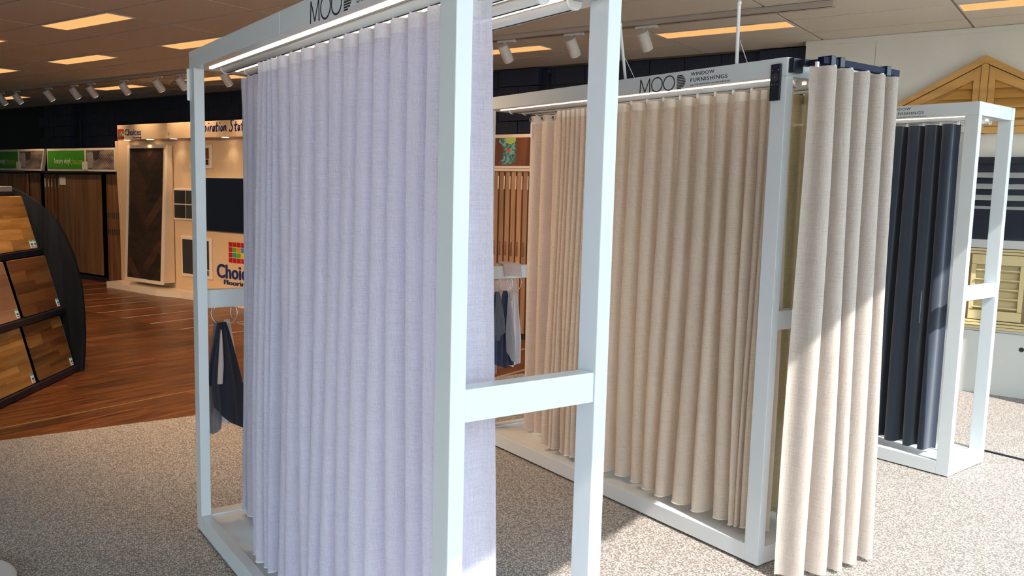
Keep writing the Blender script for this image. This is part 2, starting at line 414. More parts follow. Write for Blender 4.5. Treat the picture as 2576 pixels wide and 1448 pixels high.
# remaining walls, out of view; the shop window fills the wall beside the camera
struct(ob('wall_far', MB().box(-19.6, -19.4, -6, 8.3, -.1, 3.0).room(), M['wall']))
struct(ob('wall_left', MB().box(-20, -5.6, -3.5, -3.35, -.1, 3.0).box(-5.6, .62, -3.5, -3.35, 2.85, 3.05).room(), M['wall']))  # unseen window opening added here to brighten the left-facing sides
HZ = 1.202*(UW+1.9)
hd = MB().box(UW, UW+.12, -3.5, 8.4, HZ, 3.05).box(UW, UW+.12, 7.25, 8.4, -.1, HZ)
struct(ob('wall_window', hd.room(), M['white']))
struct(ob('ground_outside', MB().box(UW+.15, 30, -25, 25, -.2, -.12).box(-12, UW+.15, -25, -3.55, -.2, -.12).room(), M['pavement']))
pl = bpy.data.lights.new('window_portal', 'AREA'); pl.shape = 'RECTANGLE'; pl.size = 10.7; pl.size_y = HZ; pl.cycles.is_portal = True
po = bpy.data.objects.new('window_portal', pl); C.objects.link(po)
po.matrix_world = Matrix(((V.x, 0, U.x, 0), (V.y, 0, U.y, 0), (0, 1, 0, 0), (0, 0, 0, 1))); po.location = UV(UW+.06, 1.9, HZ/2)
pl2 = bpy.data.lights.new('window_portal', 'AREA'); pl2.shape = 'RECTANGLE'; pl2.size = 6.1; pl2.size_y = 2.9; pl2.cycles.is_portal = True  # portal for the added opening in the left wall
po2 = bpy.data.objects.new('window_portal', pl2); C.objects.link(po2)
po2.matrix_world = Matrix(((U.x, 0, -V.x, 0), (U.y, 0, -V.y, 0), (0, 1, 0, 0), (0, 0, 0, 1))); po2.location = UV(-2.55, -3.42, 1.42)

# ------------------------------------------------------------------ display frames
FWD, FLN, FHT = .486, 2.205, 2.135
PX, PY, BEAM = .043, .073, .085
def stroke(mb, pts, w, o, closed=False, th=.0008):
    """flat ribbon lettering stroke; pts are (a,z): a runs along -Y from o"""
    n = len(pts); L, Rr = [], []
    for i in range(n):
        p = Vector(pts[i]); 
        if closed: t = Vector(pts[(i+1) % n])-Vector(pts[i-1])
        else: t = Vector(pts[min(i+1, n-1)])-Vector(pts[max(i-1, 0)])
        t.normalize(); nn = Vector((-t.y, t.x))*w/2
        L.append(p+nn); Rr.append(p-nn)
    rng = range(n) if closed else range(n-1)
    for i in rng:
        j = (i+1) % n
        q = [(-th, o-c[0], c[1]) for c in (L[i], L[j], Rr[j], Rr[i])]
        mb.prism(q, (th, 0, 0))
def mood(mb, o):
    z0, z1 = 2.056, 2.121; h = z1-z0
    w = .0054
    stroke(mb, [(0, z0), (.003, z1)], w, o); stroke(mb, [(.003, z1), (.033, z0+.004)], w, o)
    stroke(mb, [(.033, z0+.004), (.063, z1)], w, o); stroke(mb, [(.063, z1), (.066, z0)], w, o)
    for c in (.112, .190): stroke(mb, [(c+.035*math.cos(2*PI*k/28), (z0+z1)/2+h*.5*math.sin(2*PI*k/28)) for k in range(28)], w, o, True)
    for k in range(9):
        za = z0+h*(k/9); zb = za+h/9*.62; zm = ((za+zb)/2-(z0+z1)/2)/(h/2)
        wd = .012+.040*math.sqrt(max(0, 1-zm*zm))
        mb.prism([(-.0008, o-.240, za), (-.0008, o-.240-wd, za), (-.0008, o-.240-wd, zb), (-.0008, o-.240, zb)], (.0008, 0, 0))
def build_frame(label, loc, rz=0, seam=True):
    t = thing('curtain_stand', label, 'display stand', loc, rz, 'white curtain display frames')
    post = MB().box(0, PX, 0, PY, 0, FHT-BEAM).mesh('post', .002)
    for x in (0, FWD-PX):
        for y in (0, FLN-PY): link('post', post, M['white'], t, loc=(x, y, .012))
    zb = FHT-BEAM+.012
    half = MB().box(0, PX, 0, FLN/2-.0008, 0, BEAM-.012).mesh('top_beam', .002)
    for x in (0, FWD-PX):
        for y in (0, FLN/2+.0008): link('top_beam', half, M['white'], t, loc=(x, y, zb))
    eb = MB().box(0, FWD-2*PX, 0, PX, 0, BEAM-.012).mesh('end_beam', .002)
    for y in (.002, FLN-PX-.002): link('end_beam', eb, M['white'], t, loc=(PX, y, zb))
    rl = MB().box(0, PX, 0, FLN-2*PY, 0, .075).mesh('base_rail', .002)
    for x in (0, FWD-PX): link('base_rail', rl, M['white'], t, loc=(x, PY, .012))
    er = MB().box(0, FWD-2*PX, 0, PY, 0, .075).mesh('end_rail', .002)
    for y in (.002, FLN-PY-.002): link('end_rail', er, M['white'], t, loc=(PX, y, .012))
    ob('platform', MB().box(PX+.002, FWD-PX-.002, PY+.003, FLN-PY-.003, .06, .078), M['panel'], t)
    cbm = MB().box(0, FWD-2*PX, 0, .05, 0, .08).mesh('crossbar', .002)
    for y in (.004, FLN-.054): link('crossbar', cbm, M['white'], t, loc=(PX, y, 1.028))
    ob('top_panel', MB().box(PX, FWD-PX, PX+.003, FLN-PX-.003, zb+.004, zb+.02), M['panel'], t)
    for x in (.062, .172, .262, .372):
        l = ob('led_strip', MB().box(-.0055, .0055, .1, FLN-.1, zb-.003, zb+.004), M['led'], t, loc=(x, 0, 0))
    for x in (.117, .217, .315, .418):
        prof = [(.021*math.cos(a), zb+.003-.022*math.sin(a)) for a in [PI*k/10 for k in range(11)]]
        tr = ob('curtain_track', MB().prism([(x+p, .11, z) for p, z in prof], (0, FLN-.25, 0), True), M['white'], t)
        ob('end_cap', MB().prism([(x+p*1.12, FLN-.14, zb+.003+(z-zb-.003)*1.12) for p, z in prof], (0, .008, 0)), M['plastic'], tr)
        ob('end_cap', MB().prism([(x+p*1.12, .102, zb+.003+(z-zb-.003)*1.12) for p, z in prof], (0, .008, 0)), M['plastic'], tr)
        ob('track_slot', MB().box(x-.003, x+.003, .115, FLN-.145, zb-.0198, zb-.012), M['grout'], tr)
    for x in (.03, FWD-.03):
        for y in (.04, FLN-.04):
            ob('foot', MB().tube([(x, y, 0), (x, y, .013)], .016, 12), M['black'], t)
    mb = MB(); mood(mb, .838); lt = ob('brand_lettering', mb, M['ink'], t)
    for s, w, h, z in (('WINDOW', .136, .0155, 2.1085), ('FURNISHINGS', .211, .0165, 2.0815), ('by CHOICES FLOORING', .228, .0088, 2.063)):
        me = text_mesh(s, w, h, offset=-.003, spacing=1.12, extrude=.0004)
        place_mesh(me, (-.0006, .515, z), (0, -1, 0), (0, 0, 1)); link('lettering', me, M['ink'], t)
    return t
F1 = build_frame('white metal curtain display frame nearest the camera holding the lilac sheers', (.994, 1.635, 0))
F2 = build_frame('white metal curtain display frame in the middle holding beige linen curtains', (2.870, 2.180, 0))
F3 = build_frame('white metal curtain display frame at the right holding the navy curtain', (4.785, 2.358, -.005), R(4.0))

# ------------------------------------------------------------------ curtains
def curtain(name, label, m, folds, xc, amp, z0, z1, tape=None, hem=None, flare=.7, B=.16, side=1, wob=.012, seed=1, group=None, axis='y', taph=.038, n=12, tm=None, loc=(0,0,0), rz=0, drift=0.0, edge=None):
    """S-fold curtain; folds = positions along the track of each fold boundary"""
    rnd = random.Random(seed); K = len(folds)-1
    off = [rnd.uniform(-1, 1) for _ in range(K+2)]; am = [rnd.uniform(.8, 1.15) for _ in range(K+2)]
    ph2 = [rnd.uniform(0, 6.28) for _ in range(K+2)]
    rows, uvs = [], []
    ZR = [0, .012, .03, .06] + [.06+.94*(k/22) for k in range(1, 23)]
    smax = 0
    def pt(k, f, tz):
        a, c = folds[k], folds[k+1]; lam = c-a; fl = tz
        ph = 2*PI*f
        mix = .5-.5*math.cos(PI*f); o = off[k]*(1-mix)+off[k+1]*mix; A = amp[k] if isinstance(amp, list) else amp
        A = A*(am[k]*(1-mix)+am[k+1]*mix if tz > .05 else 1)*(1+flare*fl)
        x = -A*math.cos(ph)*side*-1 + wob*fl*math.sin(3.1*tz+ph2[k]*(1-mix)+ph2[k+1]*mix)
        y = a+lam*f + B*abs(lam)*math.sin(2*ph)*(1-.35*fl)*(1 if lam > 0 else -1) + o*wob*1.6*fl + drift*fl*((a+lam*f)-folds[0])
        return x, y
    for tz in ZR:
        z = z1+(z0-z1)*tz; r, uu = [], []; s = 0; last = None
        for k in range(K):
            for j in range(n if k < K-1 else n+1):
                x, y = pt(k, j/n, tz)
                if last: s += math.hypot(x-last[0], y-last[1])
                last = (x, y)
                zz = z + (rnd.uniform(-.0006, .0006) if 0 < tz < 1 else 0)
                r.append((xc+x, y, zz) if axis == 'y' else (y, xc+x, zz)); uu.append((s, zz))
        rows.append(r); uvs.append(uu)
    mb = MB(); mb.grid(rows, True, uvs); o = ob(name, mb, m, loc=loc, rz=rz); tag(o, label, 'curtain', group)
    def offset_row(r, d):
        q = []
        for j in range(len(r)):
            p0, p1 = Vector(r[max(j-1, 0)]), Vector(r[min(j+1, len(r)-1)]); t = (p1-p0); nn = Vector((t.y, -t.x, 0))
            if nn.length > 0: nn.normalize()
            q.append(Vector(r[j])+nn*d)
        return q
    if tape:
        top = rows[0]; sec = []
        for d in (.0012, -.0012):
            a = offset_row(top, d); bb = [p+Vector((0, 0, -taph)) for p in a]
            mb = MB(); mb.grid([[p+Vector((0,0,.001)) for p in a], bb], True, [[(q[0], 0) for q in uvs[0]], [(q[0], taph) for q in uvs[0]]]); sec.append(mb)
        h = ob('heading_tape', sec[0], tape, o); ob('heading_tape', sec[1], tape, o)
    if hem:
        bot = rows[-1]; mb = MB().tube([Vector(p)+Vector((0,0,.001)) for p in bot], .0035, 6); ob('hem_cord', mb, hem, o)
    return o, rows
def frange(a, c, n): return [a+(c-a)*k/n for k in range(n+1)]
CRV = {}
f1 = [1.742, 1.855, 1.960, 2.060, 2.160, 2.260, 2.362, 2.475, 2.586, 2.704, 2.821, 2.935, 3.04] + [3.08, 3.125, 3.175, 3.225]
c1, rows1 = curtain('sheer_curtain', 'long lilac white sheer curtain drawn across the near display frame', M['lilac'], f1, 1.113, [.045]+[.030]*11+[.034]*4, .100, 2.030, M['tape'], M['tape'], flare=.75, wob=.018, seed=4, n=14)
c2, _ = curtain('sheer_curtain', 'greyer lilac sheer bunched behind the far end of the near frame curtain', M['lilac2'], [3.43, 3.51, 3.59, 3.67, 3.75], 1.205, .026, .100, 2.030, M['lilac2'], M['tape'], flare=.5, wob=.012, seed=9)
f2 = [2.245, 2.30, 2.345, 2.395, 2.442, 2.543, 2.647, 2.752, 2.861, 2.970, 3.082, 3.195, 3.31, 3.40] + [3.445, 3.49, 3.535, 3.58, 3.62, 3.66, 3.70, 3.74, 3.785]
c3, _ = curtain('linen_curtain', 'beige linen wave curtain drawn across the middle display frame', M['beige'], f2, 2.985, [.02]*3+[.034]*10+[.026]*9, .112, 2.028, M['beigetape'], M['beigetape'], flare=1.0, wob=.022, seed=12, n=14)
c4, rows4 = curtain('linen_curtain', 'blush pleated curtain with metal eyelets behind the far end of the middle frame', M['beigeflat'], [3.62, 3.73, 3.845, 3.96, 4.075, 4.19], 3.085, .030, .105, 2.026, M['beigetape'], None, flare=.2, wob=.010, seed=3, B=.05, taph=.045)
for k, y in enumerate((3.82, 3.915, 4.02, 4.13)):
    g = MB(); ring = [(3.044, y+.011*math.cos(2*PI*j/16), 2.006+.011*math.sin(2*PI*j/16)) for j in range(16)]
    g.tube(ring, .0032, 6, closed=True); e = ob('eyelet', g, M['chrome'], c4)
    ob('eyelet_hole', MB().prism([(3.0455, y+.008*math.cos(2*PI*j/12), 2.006+.008*math.sin(2*PI*j/12)) for j in range(12)], (.001, 0, 0)), M['black'], e)
ob('care_tag', MB().box(3.044, 3.0455, 4.118, 4.132, 1.90, 1.985), M['tape'], c4)
c5, _ = curtain('voile_curtain', 'olive voile curtain hanging inside the near end of the middle frame', M['olive'], [2.262, 2.32, 2.41, 2.50, 2.60, 2.70, 2.80], 3.19, .030, .135, 2.024, M['olive'], None, flare=.5, wob=.015, seed=21)
f5 = [2.845, 2.955, 3.065, 3.18, 3.285, 3.375]
c6, _ = curtain('linen_curtain', 'oat linen curtain hung from the black swing arm outside the middle frame', M['linen'], f5, 2.020, [.038]*5, .022, 2.083, None, None, flare=.55, wob=.016, seed=33, axis='x', side=1, B=.10, n=16, drift=0)
f3 = [.16+.098*k for k in range(16)]
c7, _ = curtain('blockout_curtain', 'navy woven curtain with deep round folds in the right display frame', M['navy'], f3, .125, .038, .108, 2.022, None, None, flare=.5, wob=.014, seed=41, loc=(4.785, 2.358, 0), rz=R(4.0))
# track gliders
def gliders(parent, pts):
    gm = MB().box(-.006, .006, -.005, .005, -.012, .008).mesh('glider')
    for p in pts: link('glider', gm, M['plastic'], parent, loc=p)
gliders(c1, [(1.113, y, 2.038) for y in f1[2:14]])
gliders(c3, [(2.985, y, 2.036) for y in f2[4:14]])
gliders(c7, [(.125, y, 2.030) for y in f3[:12]])
# white roller blind seen edge-on in the right frame
rb = thing('roller_blind', 'narrow white roller blind hanging behind the navy curtain', 'blind', (4.785, 2.358, 0), R(4.0))
blind_f = fabric('blind cloth', (.70,.69,.66), trans=.2, dark=.95, weave=300, slub=.2)
g = MB(); rowsb = [[(.262, .15+.05*k, z) for k in range(20)] for z in (2.0, 1.5, 1.0, .5, .10)]
g.grid(rowsb, False, [[(p[1], p[2]) for p in r] for r in rowsb]); ob('blind_cloth', g, blind_f, rb)
ob('blind_rail', MB().box(.250, .274, .14, 1.10, 1.985, 2.02), M['plastic'], rb, bevel=.002)
ob('bottom_bar', MB().box(.254, .270, .148, 1.10, .088, .108), M['plastic'], rb, bevel=.002)
ob('bracket', MB().box(.254, .270, .17, .185, 2.018, 2.045), M['plastic'], rb)
# swing arm
sa = thing('curtain_hanger', 'black swing arm curtain track clamped to the middle frame corner', 'curtain track', (2.92, 2.18, 2.10))
ob('clamp', MB().box(-.043, .018, -.026, -.001, -.026, .030), M['black'], sa, bevel=.002)
ob('arm_block', MB().box(-.010, .040, -.052, -.026, .000, .026), M['black'], sa, bevel=.002)
ob('arm', MB().box(.020, .075, -.112, -.048, .002, .024), M['black'], sa, bevel=.002)
ob('rail', MB().box(-.03, .50, -.152, -.124, -.004, .022), M['navytrack'], sa, bevel=.0015)
for x in (.025, .085, .41): ob('rail_clip', MB().box(x-.015, x+.015, -.158, -.112, -.010, .030), M['black'], sa, bevel=.002)
gliders(sa, [(x-2.92, -.155, -.012) for x in f5[:-1]])
# remotes
rm = thing('remote_control', 'slim black remote control stuck on the middle frame corner post', 'remote control', (2.870, 2.228, 1.966))
ob('body', MB().box(-.011, -.0005, -.0245, .0245, 0, .145), M['black'], rm, bevel=.003)
dark = mat('remote grey', (.03,.035,.045), .4); lit = mat('remote print', (.55,.55,.55), .5)
ob('dial', MB().prism([(-.0122, .017*math.cos(2*PI*k/24), .092+.017*math.sin(2*PI*k/24)) for k in range(24)], (.0014, 0, 0)), dark, rm)
for y, z in ((-.015,.120),(.015,.120),(0,.092),(-.013,.063),(0,.063),(.013,.063)):
    ob('button', MB().prism([(-.0128, y+.0016*math.cos(2*PI*k/10), z+.0016*math.sin(2*PI*k/10)) for k in range(10)], (.001, 0, 0)), lit, rm)
ob('logo', MB().box(-.0116, -.011, -.012, .012, .134, .1355), dark, rm)
rw = thing('remote_control', 'slim white remote control fixed to the far side of the lilac frame post', 'remote control', (1.015, 3.840, 1.93))
ob('body', MB().box(-.030, .018, .0005, .012, 0, .135), M['plastic'], rw, bevel=.003)
ob('button', MB().box(-.012, .004, .012, .0135, .09, .105), M['plastic'], rw)

# ------------------------------------------------------------------ swatches on rings
def swatch(label, m, top, w, h, yaw, fold=.012, k=3, seed=0, skew=0, tail=0.0, topw=.025, group=None, lean=0):
    rnd = random.Random(seed); rows, uvs = [], []
    ax = Vector((math.cos(yaw), math.sin(yaw), 0)); ay = Vector((-math.sin(yaw), math.cos(yaw), 0))
    p0 = rnd.uniform(0, 6); n = 22
    for i in range(17):
        t = i/16; ww = topw+(w-topw)*min(1, t*1.5)**.85; r, uu = [], []
        for j in range(n+1):
            s = j/n-.5
            f = fold*math.sin(2*PI*k*(s+.5)+p0)*(.5+.8*t)*(1-.3*t)
            dz = h*t*(1-.10*abs(s)) + (tail*(s+.5)*h*t if tail else 0)
            r.append(Vector(top)+ax*(s*ww+skew*t)+ay*(f+lean*t)+Vector((0, 0, -dz))); uu.append((s*w, dz))
        rows.append(r); uvs.append(uu)
    o = ob('fabric_swatch', MB().grid(rows, True, uvs), m); return tag(o, label, 'fabric swatch', group)
def ring(label, c, rad, yaw, tilt=0, group=None):
    ax = Vector((math.cos(yaw), math.sin(yaw), 0)); up = Vector((-math.sin(yaw)*math.sin(tilt), math.cos(yaw)*math.sin(tilt), math.cos(tilt)))
    o = ob('binder_ring', MB().tube([Vector(c)+ax*rad*math.cos(2*PI*k/40)+up*rad*math.sin(2*PI*k/40) for k in range(40)], .0016, 6, closed=True), M['chrome'])
    return tag(o, label, 'ring', group)
YF = 1.635+FLN-.029
def atY(x, y, Y): return pY(x, y, Y)
ring('large silver ring on the near frame crossbar holding the charcoal swatch', (1.119, YF-.004, 1.000), .058, 0, .2, 'swatch rings')
ring('large silver ring on the near frame crossbar holding the white swatch', (1.131, YF+.012, 1.000), .058, .15, -.1, 'swatch rings')
ring('silver ring on the near frame crossbar half hidden by the lilac curtain', (1.205, YF, 1.000), .058, .1, .1, 'swatch rings')
swatch('large charcoal fabric swatch hanging pointed from the near frame ring', M['charcoal'], (1.106, YF-.030, .962), .17, .40, .25, .012, 2, 5, skew=.030, tail=.34)
swatch('narrow charcoal fold of swatch hanging left of the peach one', M['charcoal'], (1.094, YF-.026, .960), .065, .30, .1, .006, 1, 7, skew=-.022, tail=-.1)
swatch('blue grey sheer swatch hanging lowest left of the charcoal one', M['bluegrey'], (1.090, YF+.006, .960), .075, .52, -.1, .008, 2, 8, skew=-.024)
swatch('narrow peach swatch peeping between the dark swatches', M['peach'], (1.092, YF-.040, .930), .046, .235, .1, .004, 1, 2, skew=-.018, tail=.1, topw=.008)
swatch('white voile swatch hanging right of the charcoal one', M['whitecloth'], (1.140, YF+.026, .964), .12, .49, .1, .012, 3, 11, skew=.0)
YG = 2.180+FLN-.029
ring('silver ring on the middle frame crossbar holding denim swatches', (3.033, YG-.008, 1.000), .061, .05, .2, 'swatch rings')
ring('doubled silver ring on the middle frame crossbar behind the denim ring', (3.041, YG+.004, .998), .059, .2, -.1, 'swatch rings')
ring('silver ring at the left of the middle frame crossbar', (2.945, YG-.004, 1.000), .062, 0, .15, 'swatch rings')
ring('silver ring of the middle frame next to the blush curtain', (3.112, YG, 1.000), .060, .1, .1, 'swatch rings')
swatch('pale grey swatch hanging leftmost on the middle frame', M['palegrey'], (2.940, YG-.010, .950), .105, .50, .15, .016, 2, 3, skew=.010, tail=.12)
swatch('blue grey striped swatch folded over the pale grey one', M['bluegrey'], (2.950, YG-.050, .952), .085, .34, .1, .010, 2, 6, skew=.022, tail=-.18)
swatch('short denim swatch hanging below the blue grey one', M['denim'], (2.958, YG-.032, .948), .10, .47, .1, .014, 2, 31, skew=.012)
swatch('dark denim swatch bunched on the middle ring', M['denim'], (3.030, YG-.020, .950), .135, .50, .05, .020, 3, 14, skew=.018)
swatch('long grey swatch hanging in front of the dark denim one', M['palegrey'], (3.036, YG-.055, .945), .080, .40, .1, .006, 1, 17, skew=.030, tail=.2, topw=.010)
swatch('white swatch beside the blush curtain on the middle frame', M['whitecloth'], (3.115, YG-.005, .948), .12, .50, .1, .012, 2, 23, skew=.0)
g = MB(); rws, uvs = [], []
for i in range(15):
    t = i/14; r = []; uu = []
    for j in range(7):
        s_ = j/6
        if t < .4: p = Vector((0, -.036, -.075*(.4-t)/.4))
        elif t < .6: q = (t-.4)/.2*PI; p = Vector((0, -.036*math.cos(q), .014*math.sin(q)))
        else: p = Vector((0, .036, -.24*(t-.6)/.4))
        r.append(Vector((2.990+.16*s_+.05*max(0, .4-t)*(1-s_)+.010*math.sin(5*t+3*s_), YG+p.y, 1.116+p.z+.006*math.sin(5*s_)))); uu.append((s_*.16, t*.4))
    rws.append(r); uvs.append(uu)
g.grid(rws, True, uvs); tag(ob('draped_cloth', g, M['peach']), 'folded blush cloth draped over the far crossbar of the middle frame', 'cloth')

# ------------------------------------------------------------------ spotlights on the rear track
TV6 = 6.43
trk = thing('lighting_track', 'long white lighting track running under the ceiling along the rear wall', 'lighting track', UV(-8.3, TV6, 2.962), RA)
ob('track_bar', MB().box(-6.9, 6.5, -.055, .055, 0, .036), mat('track enamel', (.55,.47,.40), .5), trk, bevel=.003)
ob('track_slot', MB().box(-6.88, 6.48, -.008, .008, -.0005, .004), M['grout'], trk)
ordn = ['first', 'second', 'third', 'fourth', 'fifth', 'sixth', 'seventh', 'eighth', 'ninth']
spots = [(-14.9, 0), (-14.37, 1), (-13.36, 2), (-12.59, 3), (-12.11, 4), (-11.25, 5), (-10.43, 6), (-9.91, 7), (-8.98, 8), (-4.76, 9), (-4.03, 10), (-3.33, 11)]
hm = None
def build_spot(label, uu):
    t = thing('spotlight', label, 'spotlight', UV(uu, TV6, 2.962), RA, 'track spotlights')
    return t
ad_me = MB().box(-.075, .125, -.012, .012, -.020, -.002).box(.105, .128, -.012, .012, -.026, -.020).mesh('adapter', .002)
st_me = MB().tube([(0, 0, -.018), (0, 0, -.055)], .010, 10).mesh('stem')
# head: cylinder tilted
tilt = R(27); axis = Vector((.06, .60, -.80)).normalized()
h0 = Vector((0, -.028, -.050))
hd_me = MB().tube([h0, h0+axis*.003, h0+axis*.162, h0+axis*.165], [.046, .049, .049, .047], 28).mesh('head')
ln_me = MB().tube([h0+axis*.1655, h0+axis*.167], .040, 24).mesh('lens')
rear = MB().tube([h0-axis*.001, h0], .043, 24).mesh('rear_cap')
for uu, k in spots:
    lab = ('white cylinder spotlight, %s from the left along the rear track' % ordn[k]) if k < 9 else \
        ['white cylinder spotlight in front of the warm light seen through the near frame end', 'white cylinder spotlight just left of the near frame right post', 'white cylinder spotlight just right of the near frame right post'][k-9]
    t = build_spot(lab, uu)
    link('adapter', ad_me, M['plastic'], t); link('stem', st_me, M['plastic'], t); link('head', hd_me, M['spot'], t); link('lens', ln_me, M['lamp'], t)
    link('rear_cap', rear, M['spot'], t)
    sd = bpy.data.lights.new('bulb', 'SPOT'); sd.energy = 13; sd.color = (1, .74, .48); sd.spot_size = R(95); sd.spot_blend = .8; sd.shadow_soft_size = .035
    so = bpy.data.objects.new('bulb', sd); C.objects.link(so); so.parent = t; so.location = h0+axis*.19
    so.rotation_euler = (-axis).to_track_quat('Z', 'Y').to_euler()
# second track, added out of view as warm fill for the carpet and timber
TV3 = 2.45
fill_trk = thing('lighting_track', 'added unseen lighting track overhead in front of the rear one', 'lighting track', UV(-7.2, TV3, 2.962), RA)
ob('track_bar', MB().box(-3.9, 3.9, -.055, .055, 0, .036), bpy.data.materials['track enamel'], fill_trk, bevel=.003)
for k, uu in enumerate((-10.6, -9.2, -7.8, -6.6, -5.4, -4.2)):
    t = thing('spotlight', 'added unseen fill spotlight overhead, %s along the front track' % ordn[k], 'spotlight', UV(uu, TV3, 2.962), RA, 'added front track fill spotlights')
    link('adapter', ad_me, M['plastic'], t); link('stem', st_me, M['plastic'], t); link('head', hd_me, M['spot'], t); link('lens', ln_me, M['lamp'], t)
    link('rear_cap', rear, M['spot'], t)
    sd = bpy.data.lights.new('bulb', 'SPOT'); sd.energy = 115; sd.color = (1, .70, .43); sd.spot_size = R(120); sd.spot_blend = .9; sd.shadow_soft_size = .04
    so = bpy.data.objects.new('bulb', sd); C.objects.link(so); so.parent = t; so.location = h0+axis*.19
    so.rotation_euler = (-axis).to_track_quat('Z', 'Y').to_euler()
# rods that hold the middle frame's power feed
def rod(label, a, c, knot=True):
    t = thing('suspension_rod', label, 'rod', a)
    a = Vector(a); c = Vector(c); d = c-a
    ob('tube', MB().tube([(0,0,0), d], .0075, 10), M['plastic'], t)
    ob('clip', MB().tube([d*.28+Vector((-.006,-.006,0)), d*.28+Vector((-.006,-.006,.016))], .009, 10), M['plastic'], t)
    ob('wire', MB().tube([d*.12+Vector((.012,0,0)), Vector((.05,-.02,0))], .0015, 6), M['plastic'], t)
rod('thin white suspension rod rising from the middle frame past the long ceiling light', (2.890, 2.455, 2.137), (2.892, 2.470, 3.004))
rod('thin white rod leaning up behind the near frame right post', (2.905, 3.162, 2.137), (2.68, 3.10, 3.004))
# conduits on the block wall
for uu, lab in ((-5.47, 'dark painted conduit beside the block pier above the beige curtains'), (-15.95, 'dark painted conduit on the block wall above the green signs')):
    t = thing('conduit', lab, 'pipe', UV(uu, VB-.025, 0), RA); ob('pipe', MB().tube([(0,0,1.2), (0,0,2.97)], .024, 12), M['block'], t); ob('socket', MB().tube([(0,0,2.94), (0,0,2.975)], .03, 12), M['block'], t)

# ------------------------------------------------------------------ branded inspiration display
VS, VH = 6.92, 6.74
t = thing('inspiration_display', 'large cream branded flooring display wall with lettered header and low plinth', 'display stand', UV(-10.3, VS, 0), RA)
def LU(u): return u+10.3
def part_rect(u0, u1, z0, z1, v0, v1): return MB().box(LU(u0), LU(u1), v0-VS, v1-VS, z0, z1)
ob('backboard', part_rect(-12.30, -8.0, .09, 2.19, VS, VS+.10), M['cream'], t)
ob('header', part_rect(-11.985, -10.7015, 2.180, 2.392, VH, VS+.10), M['cream'], t, bevel=.003)
ob('header', part_rect(-10.70, -8.0, 2.180, 2.392, VH, VS+.10), M['cream'], t, bevel=.003)
ob('side_wing', MB().prism([(LU(-12.36), -.01, 2.178), (LU(-12.24), -.01, .09), (LU(-12.24), .09, .09), (LU(-12.36), .09, 2.178)], (.05, 0, 0)), M['cream'], t)
ob('plinth', MB().prism([(LU(-12.22), 6.64-VS, 0), (LU(-10.85), 6.60-VS, 0), (LU(-10.4), 6.70-VS, 0), (LU(-8.0), 6.70-VS, 0), (LU(-8.0), VS+.1-VS, 0), (LU(-12.30), VS+.1-VS, 0)], (0, 0, .088)), M['creamframe'], t)
for px in (320, 377, 437, 567):
    uu, zz = pv(px, 352, 6.80); d = ob('downlight', MB().tube([(LU(uu), 6.80-VS, 2.1785), (LU(uu), 6.80-VS, 2.19)], .045, 20), M['downlight'], t)
    sd = bpy.data.lights.new('bulb', 'SPOT'); sd.energy = 3.2; sd.color = (1, .80, .56); sd.spot_size = R(115); sd.spot_blend = 1; sd.shadow_soft_size = .05
    so = bpy.data.objects.new('bulb', sd); C.objects.link(so); so.parent = d; so.location = (LU(uu), 6.80-VS, 2.172)
def logo(parent, u0, z1, cw, ch, v, gap=.12):
    cols = [['red']*4, ['red','lgreen','lorange','lblue'], ['red','lteal','lgreen','lyellow'], ['red']*4]
    for r in range(4):
        for c in range(4):
            x0 = u0+c*cw; zt = z1-r*ch
            ob('logo_tile', MB().box(LU(x0+cw*gap/2), LU(x0+cw*(1-gap/2)), v-.004-VS, v-VS, zt-ch*(1-gap/2), zt-ch*gap/2), M[cols[r][c]], parent)
def letter_on(parent, s, u0, z0, w, h, v, m, shear=0, offset=0, th=.002):
    me = text_mesh(s, w, h, shear=shear, offset=offset, extrude=th)
    place_mesh(me, (LU(u0), v-.002-VS, z0), (1, 0, 0), (0, 0, 1)); return link('lettering', me, m, parent)
a = pv(297, 325, VH); c = pv(312, 349, VH); logo(t, a[0], a[1], (c[0]-a[0])/4, (a[1]-c[1])/4, VH, .06)
a = pv(314, 340, VH); c = pv(354.5, 325, VH); letter_on(t, 'Choices', a[0], a[1]-.005, c[0]-a[0], c[1]-a[1]+.015, VH, M['blueink'], offset=.008)
a = pv(334.5, 347.5, VH); c = pv(355.5, 341, VH); letter_on(t, 'Flooring', a[0], a[1]-.008, c[0]-a[0], c[1]-a[1], VH, M['blueink'])
a = pv(572, 662, VS); c = pv(603+9, 609, VS); logo(t, pv(575, 609, VS)[0], pv(575, 607, VS)[1], .088, .071, VS)
a = pv(547, 697, VS); letter_on(t, 'Choices', a[0], a[1], .88, .19, VS, M['blueink'], offset=.015, th=.01)
a = pv(565, 719, VS); letter_on(t, 'Flooring', a[0], a[1]+.004, .52, .085, VS, M['blueink'], offset=.004, th=.01)
